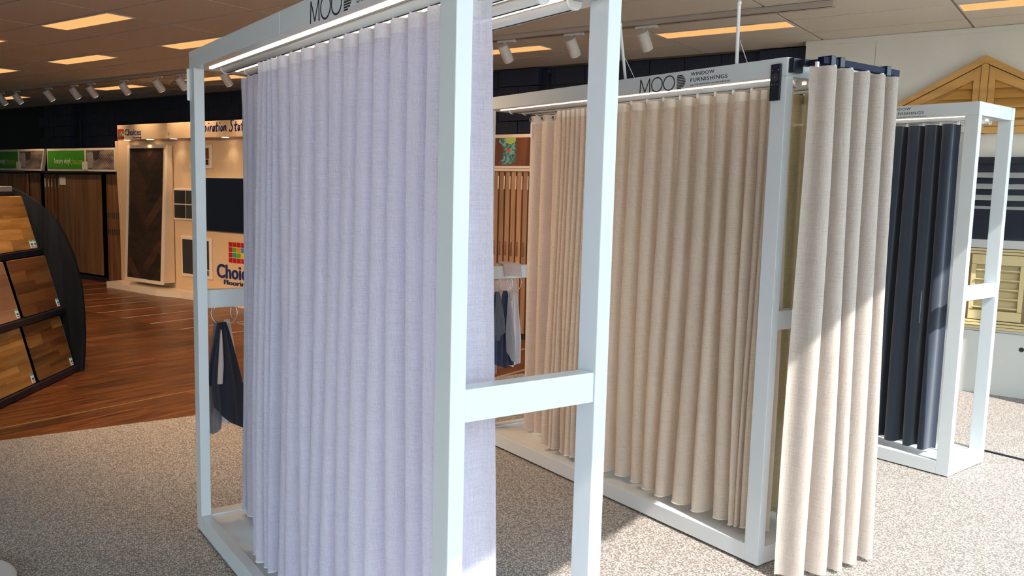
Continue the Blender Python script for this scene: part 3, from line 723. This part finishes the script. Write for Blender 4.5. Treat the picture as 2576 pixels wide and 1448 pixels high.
# handwritten header words, drawn as brush strokes
def script(parent, strokes, x0, y0, sx, sy, v, wd, m):
    for sname in strokes:
        mb = MB(); P = []
        pts = sname; n = len(pts)
        # catmull-rom
        for i in range(n-1):
            p0, p1, p2, p3 = pts[max(i-1, 0)], pts[i], pts[i+1], pts[min(i+2, n-1)]
            for q in range(6):
                s = q/6; P.append(tuple(.5*((2*p1[d])+(-p0[d]+p2[d])*s+(2*p0[d]-5*p1[d]+4*p2[d]-p3[d])*s*s+(-p0[d]+3*p1[d]-3*p2[d]+p3[d])*s**3) for d in (0, 1)))
        P.append(pts[-1]); k = len(P)
        W = [(x0+p[0]*sx, y0+p[1]*sy) for p in P]
        for i in range(k-1):
            a, c = Vector(W[i]), Vector(W[i+1]); d = c-a
            if d.length < 1e-6: continue
            d.normalize(); nn = Vector((-d.y, d.x))*wd*(.6+.5*math.sin(PI*min(1, (i+1)/k))); e = d*wd*.25
            mb.prism([(LU(q[0]), v-.003-VS, q[1]) for q in (a-e+nn, c+e+nn, c+e-nn, a-e-nn)], (0, .002, 0))
        ob('lettering', mb, m, parent)
SCR = [ # in units of x-height, advance along x : I n s p i r a t i o n   S t a t i o n
 [(-3.1,1.9),(-3.2,.9),(-3.3,0)], [(-2.6,1.0),(-2.65,0),(-2.6,.6),(-2.3,1.0),(-2.1,.8),(-2.15,0)], [(-1.3,.95),(-1.6,.9),(-1.55,.6),(-1.3,.35),(-1.45,.02),(-1.75,.1)],
 [(-.7,1.0),(-.85,-.7)], [(-.75,.6),(-.5,1.0),(-.25,.8),(-.35,.25),(-.65,.05)],
 [(.45,1.0),(.3,0.02)], [(.55,1.5),(.62,1.65)],
 [(1.05,1.0),(.9,0.0)], [(.98,.5),(1.2,.95),(1.5,1.0)],
 [(2.35,.9),(2.0,.95),(1.75,.45),(1.85,.05),(2.15,.3),(2.4,.95),(2.3,.3),(2.45,.0)],
 [(3.05,1.75),(2.85,.6),(2.9,.05),(3.15,.1)], [(2.6,1.0),(3.45,1.1)],
 [(3.75,1.0),(3.6,0.02)], [(3.85,1.5),(3.92,1.65)],
 [(4.5,.95),(4.15,.6),(4.2,.1),(4.55,.15),(4.75,.65),(4.5,.95)],
 [(5.15,1.0),(5.05,0)], [(5.1,.5),(5.4,.98),(5.65,.85),(5.6,.3),(5.8,.05)],
 [(7.9,1.85),(7.6,2.1),(7.2,1.8),(7.3,1.2),(7.6,.7),(7.3,.05),(6.8,.0),(6.7,.3)],
 [(8.6,1.75),(8.4,.6),(8.45,.05),(8.7,.1)], [(8.1,1.05),(9.0,1.15)],
 [(9.7,.9),(9.35,.95),(9.15,.45),(9.25,.05),(9.5,.3),(9.75,.95),(9.65,.3),(9.8,.0)],
 [(10.5,1.75),(10.3,.6),(10.35,.05),(10.6,.1)], [(10.0,1.1),(10.9,1.2)],
 [(11.2,1.0),(11.05,.02)], [(11.9,.95),(11.55,.6),(11.6,.1),(11.95,.15),(12.1,.65),(11.9,.95)], [(12.6,1.0),(12.5,0),(12.6,.6),(12.9,.98),(13.1,.8),(13.1,0)]]
a = pv(514, 331, VH); c = pv(610, 326, VH)
script(t, SCR, a[0]+.06, a[1]-.002, (c[0]-a[0]-.06)/10.4, .068, VH, .0095, M['blueink'])
# tall leaning herringbone sample
hp = thing('herringbone_panel', 'tall white-edged dark herringbone flooring sample leaning on the cream display', 'flooring sample', UV(-11.34, 6.80, 0), RA)
W2, Z0, Z1, LEAN = .485, .145, 2.105, .10
def hpp(x, z, d=0): return (x, -.10+LEAN*(z-Z0)/(Z1-Z0)+d, z)
def bar(x0, x1, z0, z1, d0, d1): return MB().prism([hpp(x0, z0, d0), hpp(x1, z0, d0), hpp(x1, z1, d0), hpp(x0, z1, d0)], (0, d1-d0, 0))
for args in ((-W2, W2, Z0, Z0+.045), (-W2, W2, Z1-.045, Z1), (-W2, -W2+.045, Z0+.045, Z1-.045), (W2-.045, W2, Z0+.045, Z1-.045)): ob('edge_frame', bar(*args, 0, .03), M['creamframe'], hp)
ob('body', MB().prism([hpp(-W2+.003, Z0+.003, .03), hpp(W2-.003, Z0+.003, .03), (W2-.003, .095, Z0+.02), (-W2+.003, .095, Z0+.02)], (0, 0, .001)).prism([hpp(W2-.003, Z0+.02, .030), hpp(W2-.003, Z1-.01, .030), (W2-.003, .10, Z1-.01), (W2-.003, .105, Z0+.02)], (-.02, 0, 0)).prism([hpp(-W2+.023, Z0+.02, .030), hpp(-W2+.023, Z1-.01, .030), (-W2+.023, .10, Z1-.01), (-W2+.023, .105, Z0+.02)], (-.02, 0, 0)), M['cream'], hp)
ob('backing', bar(-W2+.04, W2-.04, Z0+.04, Z1-.04, .022, .028), M['grout'], hp)
def clip(poly, x0, x1, z0, z1):
    for ax, lim, sg in ((0, x0, 1), (0, x1, -1), (1, z0, 1), (1, z1, -1)):
        out = []
        for i in range(len(poly)):
            a, c = poly[i-1], poly[i]; ia = sg*(a[ax]-lim) >= 0; ic = sg*(c[ax]-lim) >= 0
            if ia != ic:
                s = (lim-a[ax])/(c[ax]-a[ax]); out.append((a[0]+(c[0]-a[0])*s, a[1]+(c[1]-a[1])*s))
            if ic: out.append(c)
        poly = out
        if not poly: return []
    return poly
hw, hl = .145, .58; cx_, cz_ = .06, 1.1; rt = math.sqrt(.5)
def hrot(x, y): return (cx_+(x-y)*rt, cz_+(x+y)*rt)
HM = [M['herring'], M['herring'], M['herring2'], M['herring'], M['herring3']]
for i in range(-14, 15):
    for j in range(-4, 5):
        ox, oy = i*hw+j*(hl+hw), i*hw+j*(hw-hl)
        for x0_, y0_, x1_, y1_ in ((ox, oy, ox+hl, oy+hw), (ox+hl, oy+hw-hl, ox+hl+hw, oy+hw)):
            e = .0015
            poly = [hrot(*p) for p in ((x0_+e, y0_+e), (x1_-e, y0_+e), (x1_-e, y1_-e), (x0_+e, y1_-e))]
            poly = clip(poly, -W2+.047, W2-.047, Z0+.047, Z1-.047)
            if len(poly) < 3: continue
            ob('herringbone_board', MB().prism([hpp(p[0], p[1], .014) for p in poly], (0, .007, 0)), random.choice(HM), hp)
# tv and small framed samples
tv = thing('television', 'black flat screen television mounted on the cream display', 'television', UV(-10.3, VS, 0), RA)
a = pv(515, 447, VS); c = pv(517, 578, VS)
ob('bezel', part_rect(a[0]-.04, a[0]+1.35, c[1], a[1], VS-.05, VS-.003), M['black'], tv, bevel=.004)
ob('screen', part_rect(a[0]-.025, a[0]+1.335, c[1]+.02, a[1]-.015, VS-.052, VS-.049), M['screen'], tv)
def sample_frame(label, x0, y0, x1, y1, m, grid=None, depth=.03, corner=True, rim=.045):
    t = thing('framed_sample', label, 'flooring sample', UV(-10.3, VS, 0), RA, 'framed samples on the cream display')
    a = pv(x0, y0, VS); c = pv(x1, y1, VS); ua, ub, za, zb = a[0], c[0], c[1], a[1]
    ob('rim', part_rect(ua, ub, za, zb, VS-depth, VS-.001), M['creamframe'], t, bevel=.006)
    nx, nz = grid or (1, 1)
    for i in range(nx):
        for j in range(nz):
            w = (ub-ua-2*rim)/nx; h = (zb-za-2*rim)/nz
            ob('sample', part_rect(ua+rim+i*w+.008*(nx>1), ua+rim+(i+1)*w-.008*(nx>1), za+rim+j*h+.008*(nz>1), za+rim+(j+1)*h-.008*(nz>1), VS-depth-.004, VS-depth+.002), m[(i+j*2) % len(m)], t)
    if corner:
        ob('corner_label', part_rect(ub-rim-.085, ub-rim, za+rim, za+rim+.085, VS-depth-.006, VS-depth-.0035), M['creamframe'], t)
        ob('corner_chip', part_rect(ub-rim-.075, ub-rim-.005, za+rim+.005, za+rim+.075, VS-depth-.0075, VS-depth-.0055), M['grout'], t)
gr = mat('charcoal carpet sample', (.030,.028,.026), .95); bk = mat('black tile sample', (.008,.010,.014), .5); br = wood('amber sample', (.12,.04,.006), (.2,.075,.012), (.27,.11,.02), 'z', .8, .5)
sample_frame('white framed charcoal carpet sample low on the cream display', 459, 592, 536.5, 703, [gr])
sample_frame('white framed amber timber sample high on the cream display', 480, 365, 536, 424, [br])
sample_frame('four dark tile samples in a white grid on the cream display', 440, 473, 505, 556, [bk, gr], grid=(2, 2), corner=False, rim=.02)

# ------------------------------------------------------------------ board racks under green signs
VR = 6.92
def photo_mat():
    m = mat('interior photo print', (.35,.25,.2), .5); t_ = NT(m)
    v = t_.coord('Generated', (1, 1, 1), (0, R(25), 0)); w = t_.n('TexWave', Scale=5.0, Distortion=1.5, Detail=2.0); t_.l(v, w.inputs['Vector'])
    n = t_.n('TexNoise', Scale=3.0, Detail=3.0); t_.l(t_.coord('Generated'), n.inputs['Vector'])
    f = t_.math('ADD', t_.math('MULTIPLY', w.outputs['Fac'], .25), t_.math('MULTIPLY', n.outputs['Fac'], .75))
    t_.l(t_.ramp(f, [(.35,(.05,.035,.03)),(.5,(.19,.13,.10)),(.65,(.42,.31,.23))]), t_.b.inputs['Base Color']); return m
M['photo'] = photo_mat()
def lw(parent, mb, m, name, **k): return ob(name, mb, m, parent, **k)
def header(label, u0, u1, slant=0, words=True, z0=1.725, z1=2.085):
    t = thing('header_sign', label, 'sign', UV(0, VR, 0), RA)
    ob('board', MB().prism([(u0, 0, z0), (u1-slant, 0, z0), (u1, 0, z1), (u0, 0, z1)], (0, .05, 0)), M['creamframe'], t)
    gw = (u1-u0)*.57
    ob('green_panel', MB().box(u0+.025, u0+gw, -.004, -.0005, z0+.035, z1-.035), M['green'], t)
    ob('photo_print', MB().prism([(u0+gw+.06, -.004, z0+.035), (u1-.03-slant, -.004, z0+.035), (u1-.03, -.004, z1-.03), (u0+gw+.06, -.004, z1-.03)], (0, .0035, 0)), M['photo'], t)
    # things pictured in the print: a bench and its shadow
    bx = u0+gw+.06
    ob('photo_print', MB().prism([(bx+.04, -.006, z0+.05), (bx+.20, -.006, z0+.06), (bx+.22, -.006, z0+.25), (bx+.19, -.006, z1-.06), (bx+.03, -.006, z1-.07)], (0, .0015, 0)), mat('photo bench', (.33,.27,.24), .6), t)
    ob('photo_print', MB().prism([(bx+.05, -.0055, z1-.055), (bx+.42, -.0055, z1-.04), (bx+.38, -.0055, z1-.15), (bx+.28, -.0055, z0+.16), (bx+.22, -.0055, z0+.20)], (0, .001, 0)), mat('photo shade', (.035,.025,.022), .6), t)
    ob('price_card', MB().box(u0+gw-.06, u0+gw+.10, -.008, -.0042, z0+.02, z0+.15), M['cardprint'], t)
    if words:
        me = text_mesh('luxury vinyl', .50, .125, offset=.0, extrude=.001); place_mesh(me, (u0+.25, -.0055, z0+.085), (1,0,0), (0,0,1)); link('lettering', me, M['paletext'], t)
        me = text_mesh('choices', .35, .10, shear=.25, offset=-.012, extrude=.001); place_mesh(me, (u0+.77, -.0055, z0+.105), (1,0,0), (0,0,1)); link('lettering', me, M['yellowtext'], t)
    return t
header('green and photo header sign reading luxury vinyl choices beside the cream display', -14.47, -12.385)
t2 = header('green and photo header sign cut by the left picture edge', -16.72, -14.56, slant=.12)
def board(label, u0, u1, z0, z1, v, m, th=.025, name='flooring_board', group=None, card=None, yaw=0, slots=0):
    t = thing(name, label, 'flooring board', UV((u0+u1)/2, v, 0), RA+yaw, group); w = (u1-u0)/2
    ob('panel', MB().box(-w, w, 0, th, z0, z1), m, t, bevel=.002)
    if card:
        ob('card', MB().box(card[0]-(u0+u1)/2, card[1]-(u0+u1)/2, -.003, -.0003, card[2], card[3]), M['cardprint'], t)
    for q in range(slots):
        zz = (1.05, .80)[q]; ob('handle_slot', MB().box(-w*.4, w*.4, -.002, .004, zz-.045, zz+.045), M['grout'], t)
    return t
r1 = thing('board_rack', 'black rack holding vinyl boards beside the cream display', 'rack', UV(-13.5, VR, 0), RA)
ob('rack_top', MB().box(-1.25, .66, .02, 1.1, 1.690, 1.722), M['black'], r1); ob('rack_back', MB().box(-1.25, .66, 1.06, 1.10, .04, 1.69), M['black'], r1)
ob('rack_base', MB().box(-1.25, .66, .10, 1.1, 0, .06), M['black'], r1); ob('rack_side', MB().box(-1.25, -1.21, .10, 1.06, .06, 1.69), M['black'], r1)
r2 = copy_tree(r1); r2.location = UV(-15.97, VR, 0); tag(r2, 'black rack holding boards at the left picture edge', 'rack')
board('wide oak look vinyl board with white card under the luxury vinyl sign', -14.21, -12.93, .10, 1.675, VR+.05, M['boardA'], card=(-14.19, -13.99, 1.50, 1.63))
for k in range(6):
    u0 = -14.73+.088*k; v_ = VR+.06+.012*k
    board('narrow brown board edge, %s from the left beside the wide oak board' % ordn[k], u0, u0+.072, .10, 1.672, v_, M['boardB'] if k % 2 else M['boardEdge'], group='board edges beside the wide oak board', card=(u0+.025, u0+.045, 1.46, 1.60))
for k in range(7):
    u0 = -12.81+.062*k
    board('slotted board edge, %s from the left beside the cream display' % ordn[k], u0, u0+.057, .004, 1.688, VR+.08, M['boardEdge'], group='slotted board edges', slots=2)
board('amber board at the left edge under the green sign', -16.6, -15.30, .10, 1.675, VR+.05, M['boardB'])
for k in range(5):
    u0 = -15.28+.07*k; board('brown board edge, %s from the left, left of the black gap' % ordn[k], u0, u0+.066, .05, 1.688, VR+.08, M['boardEdge'], group='board edges left of the black gap')
ps = thing('poster', 'narrow orange poster glimpsed inside the board rack', 'poster', UV(-12.93, VR+.6, 0), RA)
ob('sheet', MB().box(-.10, .10, 0, .004, .75, 1.5), mat('orange print', (.55,.10,.015), .5), ps); ob('dark_print', MB().box(-.02, .10, -.002, 0, .95, 1.25), M['grout'], ps)
ob('lower_print', MB().box(-.10, .10, -.002, 0, .75, .95), mat('maroon print', (.12,.02,.012), .5), ps)
# rack glimpsed between the frames
VM = 7.30
r3 = thing('board_rack', 'timber board rack glimpsed beyond the middle frame far end', 'rack', UV(-5.0, VM, 0), RA)
ob('rack_top', MB().box(-.85, .9, .02, .75, 1.79, 1.82), M['creamframe'], r3); ob('rack_base', MB().box(-.85, .9, .02, .75, 0, .058), M['black'], r3); ob('rack_back', MB().box(-.85, .9, .72, .75, .06, 1.79), M['boardB'], r3)
hs = thing('photo_sign', 'photo header of bright clothing on a timber floor behind the frames', 'sign', UV(-5.0, VM, 0), RA)
ob('board', MB().box(-.80, .85, 0, .04, 1.822, 2.175), M['creamframe'], hs)
ob('photo_print', MB().box(-.79, .84, -.004, -.0003, 1.845, 2.140), wood('photo of timber', (.05,.012,.004), (.13,.035,.010), (.24,.075,.022), 'z', .5, .5, rnd=False), hs)
def blob(pts, m, d=-.006): ob('photo_print', MB().prism([(p[0], d, p[1]) for p in pts], (0, .0015, 0)), m, hs)
teal = mat('photo teal', (.01,.16,.15), .5); tn = NT(teal); nz = tn.n('TexVoronoi', Scale=38.0); tn.l(tn.coord('Object'), nz.inputs['Vector'])
tn.l(tn.ramp(nz.outputs['Distance'], [(.1,(.02,.30,.28)),(.4,(.01,.07,.09)),(.7,(.20,.42,.36))]), tn.b.inputs['Base Color'])
# local x = u+5.0 ; visible between -.53 and -.20
blob([(-.43,2.135),(-.22,2.135),(-.22,1.90),(-.28,1.86),(-.38,1.855),(-.44,1.875),(-.40,1.92),(-.37,1.99),(-.38,2.05),(-.44,2.10)], teal)
blob([(-.36,2.138),(-.22,2.138),(-.22,2.10),(-.28,2.07),(-.34,2.085)], mat('photo lime', (.42,.55,.10), .5), -.0075)
blob([(-.345,2.02),(-.29,2.03),(-.285,2.0),(-.335,1.99)], mat('photo coral', (.65,.09,.03), .5), -.0075)
blob([(-.45,1.875),(-.40,1.90),(-.385,1.865),(-.42,1.855)], mat('photo plum', (.25,.02,.08), .5), -.0075)
for k in range(9):
    u0 = -5.60+.0775*k
    t = board('tall brown sample board with pull handle, %s from the left beyond the middle frame' % ordn[k], u0, u0+.056, .06, 1.783, VM+.03, M['boardC'], th=.03, group='tall sample boards with pull handles', card=(u0+.054, u0+.066, 1.58, 1.72) if False else None)
    ob('pull_handle', MB().tube([(-.008, 0, 1.04), (-.008, -.012, 1.03), (-.008, -.012, .90), (-.008, 0, .89)], .005, 6), M['boardEdge'], t)
    ob('tag', MB().box(.027, .036, .0, .004, 1.60, 1.74), M['cardprint'], t)

# ------------------------------------------------------------------ sloped sample stand at the left
SO = Vector((1.023, 7.719, 0)); SA = math.atan2(.8554, .518)
st = thing('sample_stand', 'black A-frame sample stand with rounded end panel at the left edge', 'display stand', SO, SA)
arc = [(.075,0),(.093,.18),(.101,.323),(.098,.47),(.093,.61),(.081,.733),(.059,.842),(.024,.977),(-.024,1.104),(-.085,1.224),(-.147,1.30),(-.241,1.391),(-.316,1.446),(-.404,1.49)]
prof = arc + [(-.45,1.5),(-.55,1.5)] + [(-1-a, z) for a, z in reversed(arc)]
ob('end_panel', MB().prism([(0, -n, z) for n, z in prof], (.032, 0, 0)), M['blackwood'], st, bevel=0)
slope = [(.0,.03),(-.40,1.47),(-.60,1.47),(-1.0,.03)]
ob('core', MB().prism([(-.001, -n+.028, z) for n, z in slope], (-1.9, 0, 0)), M['black'], st)
rowsB = [((.018,.054),(-.085,.471)), ((-.073,.542),(-.184,.959)), ((-.235,1.02),(-.346,1.436))]
for (nb, zb_), (nt, zt) in rowsB:
    ob('shelf', MB().box(-1.9, -.001, -nb-.030, -nt+.06, zb_-.05, zb_-.006), M['black'], st, bevel=.002)
ob('top_cap', MB().box(-.62, -.12, .37, .47, 1.475, 1.515), mat('grey card', (.30,.27,.24), .6), st, bevel=.004)
SX = Vector((math.cos(SA), math.sin(SA), 0)); SN = Vector((math.sin(SA), -math.cos(SA), 0))
names = {(0,0):'dark gum sample tile on the bottom right of the black stand', (0,1):'orange gum sample tile on the bottom row second from the right', (0,2):'gum sample tile on the bottom row third from the right',
         (1,0):'dark brown sample tile on the middle row beside the rounded panel', (1,1):'pale red oak sample tile on the middle row second from the right', (1,2):'sample tile on the middle row third from the right',
         (2,0):'striped honey gum sample tile on the top row of the black stand', (2,1):'honey sample tile on the top row second from the right'}
mats = {(0,0):'sampleB',(0,1):'sampleA',(0,2):'sampleA',(1,0):'boardS1',(1,1):'boardS2',(1,2):'sampleA',(2,0):'sampleA',(2,1):'sampleA'}
M['boardS1'] = wood('brown red sample', (.06,.02,.007), (.13,.048,.015), (.21,.09,.03), 'x', .5, .45); M['boardS2'] = wood('pale oak sample', (.22,.10,.05), (.32,.16,.08), (.42,.23,.12), 'x', .5, .45)
for (ri, ci), lab in names.items():
    (nb, zb_), (nt, zt) = rowsB[ri]
    x1 = -.03-.645*ci; x0 = x1-.575
    t = thing('flooring_sample', lab, 'flooring sample', SO+SX*((x0+x1)/2)+SN*nb+Vector((0, 0, zb_)), SA)
    w = (x1-x0)/2; dn, dz = nt-nb, zt-zb_
    ln = math.hypot(dn, dz); th = .02
    def q(x, s, d): return (x, -dn*s - d*dz/ln, dz*s - d*dn/ln*-1*0)
    strips = 5
    for k in range(strips):
        s0, s1 = k/strips, (k+1)/strips-.002
        cuts = [-w, w*(-.3+.35*((k*2) % 3)), w]
        for xa, xb in zip(cuts[:-1], cuts[1:]):
            ob('strip', MB().prism([q(xa+.0004, s0, -.0), q(xb-.0004, s0, 0), q(xb-.0004, s1, 0), q(xa+.0004, s1, 0)], (0, .016, .004)), M[mats[(ri, ci)]], t)
    ob('edge', MB().prism([q(w, 0, 0), q(w, 1, 0), (w, -dn+.022, dz+.004), (w, .022, .004)], (.004, 0, 0)), mat('sample core', (.20,.15,.12), .6) if (ri, ci) == (0, 0) else bpy.data.materials['sample core'], t)
    for e in range(2 if ri == 2 else 1):
        xa = w-.05-.055*e
        lb = ob('price_label', MB().prism([q(xa, .02, .003), q(xa+.045, .02, .003), q(xa+.045, .17, .003), q(xa, .17, .003)], (0, .002, 0)), M['stickwhite'], t)
        for s0, s1, mm in ((.15,.17,'teal'), (.09,.11,'teal'), (.075,.09,'ink'), (.04,.055,'red')):
            ob('print', MB().prism([q(xa+.008 if s0 < .14 else xa, s0, .0045), q(xa+.037 if s0 < .14 else xa+.045, s0, .0045), q(xa+.037 if s0 < .14 else xa+.045, s1, .0045), q(xa+.008 if s0 < .14 else xa, s1, .0045)], (0, .001, 0)), M[mm], lb)

# ------------------------------------------------------------------ shutters on the pale wall
VG = VW-.01
def wallbox(u0, u1, z0, z1, d0, d1): return MB().box(u0, u1, -d1, -d0, z0, z1)
gs = thing('gable_shutter', 'golden timber gable shutter with sloping louvres high on the pale wall', 'shutter', UV(0, VW, 0), RA)
ax_, az = -.982, 2.762; sl = .381/.661
def gpoly(inset):  # apex triangle inset by vertical offset
    return inset
def slope_z(u, off): return az-off-abs(u-ax_)*sl
HWD = 1.10; zbot = 2.14
for sgn in (-1, 1):
    e = ax_+sgn*HWD
    def bx(off0, off1, i0, i1, d, nm):
        ua, ub = ax_+sgn*i0, ax_+sgn*i1
        ob(nm, MB().prism([(ua, -.0, slope_z(ua, off0)), (ub, -.0, max(zbot, slope_z(ub, off0))), (ub, -.0, max(zbot-.02, slope_z(ub, off1))), (ua, -.0, slope_z(ua, off1))], (0, -d, 0)), M['timber'], gs)
    bx(0, .058, 0, HWD, .075, 'sloping_rail')
    bx(.064, .155, .030, HWD-.05, .06, 'sloping_rail')
    ua, ub = ax_+sgn*.030, ax_+sgn*.078
    ob('stile', MB().prism([(ua, 0, zbot+.06), (ub, 0, zbot+.06), (ub, 0, slope_z(ub, .066)), (ua, 0, slope_z(ua, .066))], (0, -.062, 0)), M['timber'], gs)
    for k in range(6):
        z1_ = 2.575-.080*k+.012; z0_ = z1_-.086
        if z0_ < zbot+.05: break
        w0 = (az-.150-z0_)/sl; w1 = max(.08, (az-.150-z1_)/sl)
        u0, u1, u2 = ax_+sgn*.079, ax_+sgn*max(.085, w0), ax_+sgn*max(.082, w1)
        ob('louvre', MB().prism([(u0, -.050, z0_), (u1, -.050, z0_), (u2, -.012, z1_), (u0, -.012, z1_)], (0, .011, 0)), M['timber'], gs)
ob('backing', MB().prism([(ax_-HWD+.1, -.001, zbot+.03), (ax_+HWD-.1, -.001, zbot+.03), (ax_, -.001, az-.08)], (0, -.006, 0)), M['timber'], gs)
ob('centre_mullion', MB().prism([(ax_-.026, 0, zbot), (ax_+.026, 0, zbot), (ax_+.026, 0, slope_z(ax_+.026, .062)), (ax_, 0, az-.06), (ax_-.026, 0, slope_z(ax_-.026, .062))], (0, -.07, 0)), M['timber'], gs)
ob('bottom_rail', wallbox(ax_-HWD, ax_+HWD, zbot, zbot+.052, 0, .075), M['timber'], gs); ob('bottom_rail', wallbox(ax_-HWD+.06, ax_+HWD-.06, zbot+.056, zbot+.10, 0, .06), M['timber'], gs)
ds = thing('louvre_blind', 'dark framed shutter with grey white slats below the timber gable', 'shutter', UV(0, VW, 0), RA)
ob('backing', wallbox(-1.75, .2, 1.285, 1.95, .001, .01), M['darkslat'], ds)
ob('head_rail', wallbox(-1.75, .2, 1.900, 1.951, .01, .06), M['darkslat'], ds)
for k in range(6):
    z = 1.805-.0915*k
    ob('slat', MB().prism([(-1.74, -.012, z+.022), (.19, -.012, z+.022), (.19, -.055, z-.020), (-1.74, -.055, z-.020)], (0, .006, .004)), M['slat'], ds)
ob('dark_sheet', wallbox(-1.72, .17, 1.30, 1.530, .062, .068), mat('dark gloss sheet', (.012,.016,.03), .08), ds)  # dark glossy sheet added to make the lower slats look darker
ob('sheet_rail', wallbox(-1.74, .19, 1.286, 1.302, .058, .072), M['darkslat'], ds)
ob('sill', wallbox(-1.8, .25, 1.215, 1.283, .001, .075), M['slat'], ds, bevel=.003)
ts = thing('tan_shutter', 'tan louvred shutter with open blades under the dark one', 'shutter', UV(0, VW, 0), RA)
ob('backing', wallbox(-1.75, .2, .60, 1.165, .001, .006), M['tan'], ts)
for k, (z0_, z1_, d) in enumerate(((1.19,1.21,.07), (1.166,1.186,.062), (.598,.615,.062), (.573,.594,.07), (.548,.569,.055))): ob('moulding', wallbox(-1.78, .22, z0_, z1_, .001, d), M['tan'], ts, bevel=.003)
for a, c in ((-1.74, -.98), (-.96, -.575), (-.555, .18)):
    ob('top_rail', wallbox(a, c, 1.078, 1.160, .008, .05), M['tan'], ts, bevel=.002); ob('bottom_rail', wallbox(a, c, .622, .700, .008, .05), M['tan'], ts, bevel=.002)
    for s in (a, c-.035): ob('stile', wallbox(s, s+.035, .702, 1.076, .008, .05), M['tan'], ts, bevel=.002)
    for k in range(5):
        z = 1.040-.0765*k
        ob('blade', MB().prism([(a+.036, -.062, z-.010), (c-.036, -.062, z-.010), (c-.036, -.010, z-.030), (a+.036, -.010, z-.030)], (0, .001, .009)), M['tan'], ts)
pn = thing('display_panel', 'plain off-white low cabinet front with a small dark cable hole', 'display panel', UV(0, VW, 0), RA)  # flat display board on the wall, with a hole
ob('sheet', wallbox(-1.78, .22, .0, .520, .001, .02), mat('grey white sheet', (.62,.62,.58), .6), pn); ob('top_edge', wallbox(-1.78, .22, .524, .545, .001, .024), M['slat'], pn)
ob('cable_hole', MB().tube([(-.553, -.0215, .402), (-.553, -.020, .402)], .020, 20), M['grout'], pn); ob('grommet', MB().tube([(-.553+.021*math.cos(2*PI*k/20), -.021, .402+.021*math.sin(2*PI*k/20)) for k in range(20)], .003, 6, closed=True), M['slat'], pn)
# flat black strip on the carpet behind the right frame
cc = ob('floor_strip', MB().prism([(0,0,.001), (.03,0,.001), (.022,0,.008), (.008,0,.008)], (0, .9, 0)), M['black'], loc=(5.545, 1.95, 0), rz=R(3)); tag(cc, 'flat black strip on the carpet by the right frame', 'cable cover')

# low white round base at the bottom left corner of the view
pa, pb = pz(0, 1404, .03), pz(40, 1448, .03); md = (pa+pb)/2; dd = (pb-pa).normalized(); nr = Vector((-dd.y, dd.x, 0)); nr = nr if nr.dot(md-CAMP) < 0 else -nr
rr = .24; cen = md+nr*math.sqrt(rr*rr-((pb-pa).length/2)**2)
rb_ = thing('round_base', 'white round stand base cut by the bottom left corner', 'stand base', (cen.x, cen.y, 0))
ob('disc', MB().tube([(0,0,0), (0,0,.022), (0,0,.030)], [rr, rr, rr-.008], 48), M['white'], rb_)
ob('rim', MB().tube([((rr-.004)*math.cos(2*PI*k/48), (rr-.004)*math.sin(2*PI*k/48), .004) for k in range(48)], .004, 6, closed=True), M['plastic'], rb_)
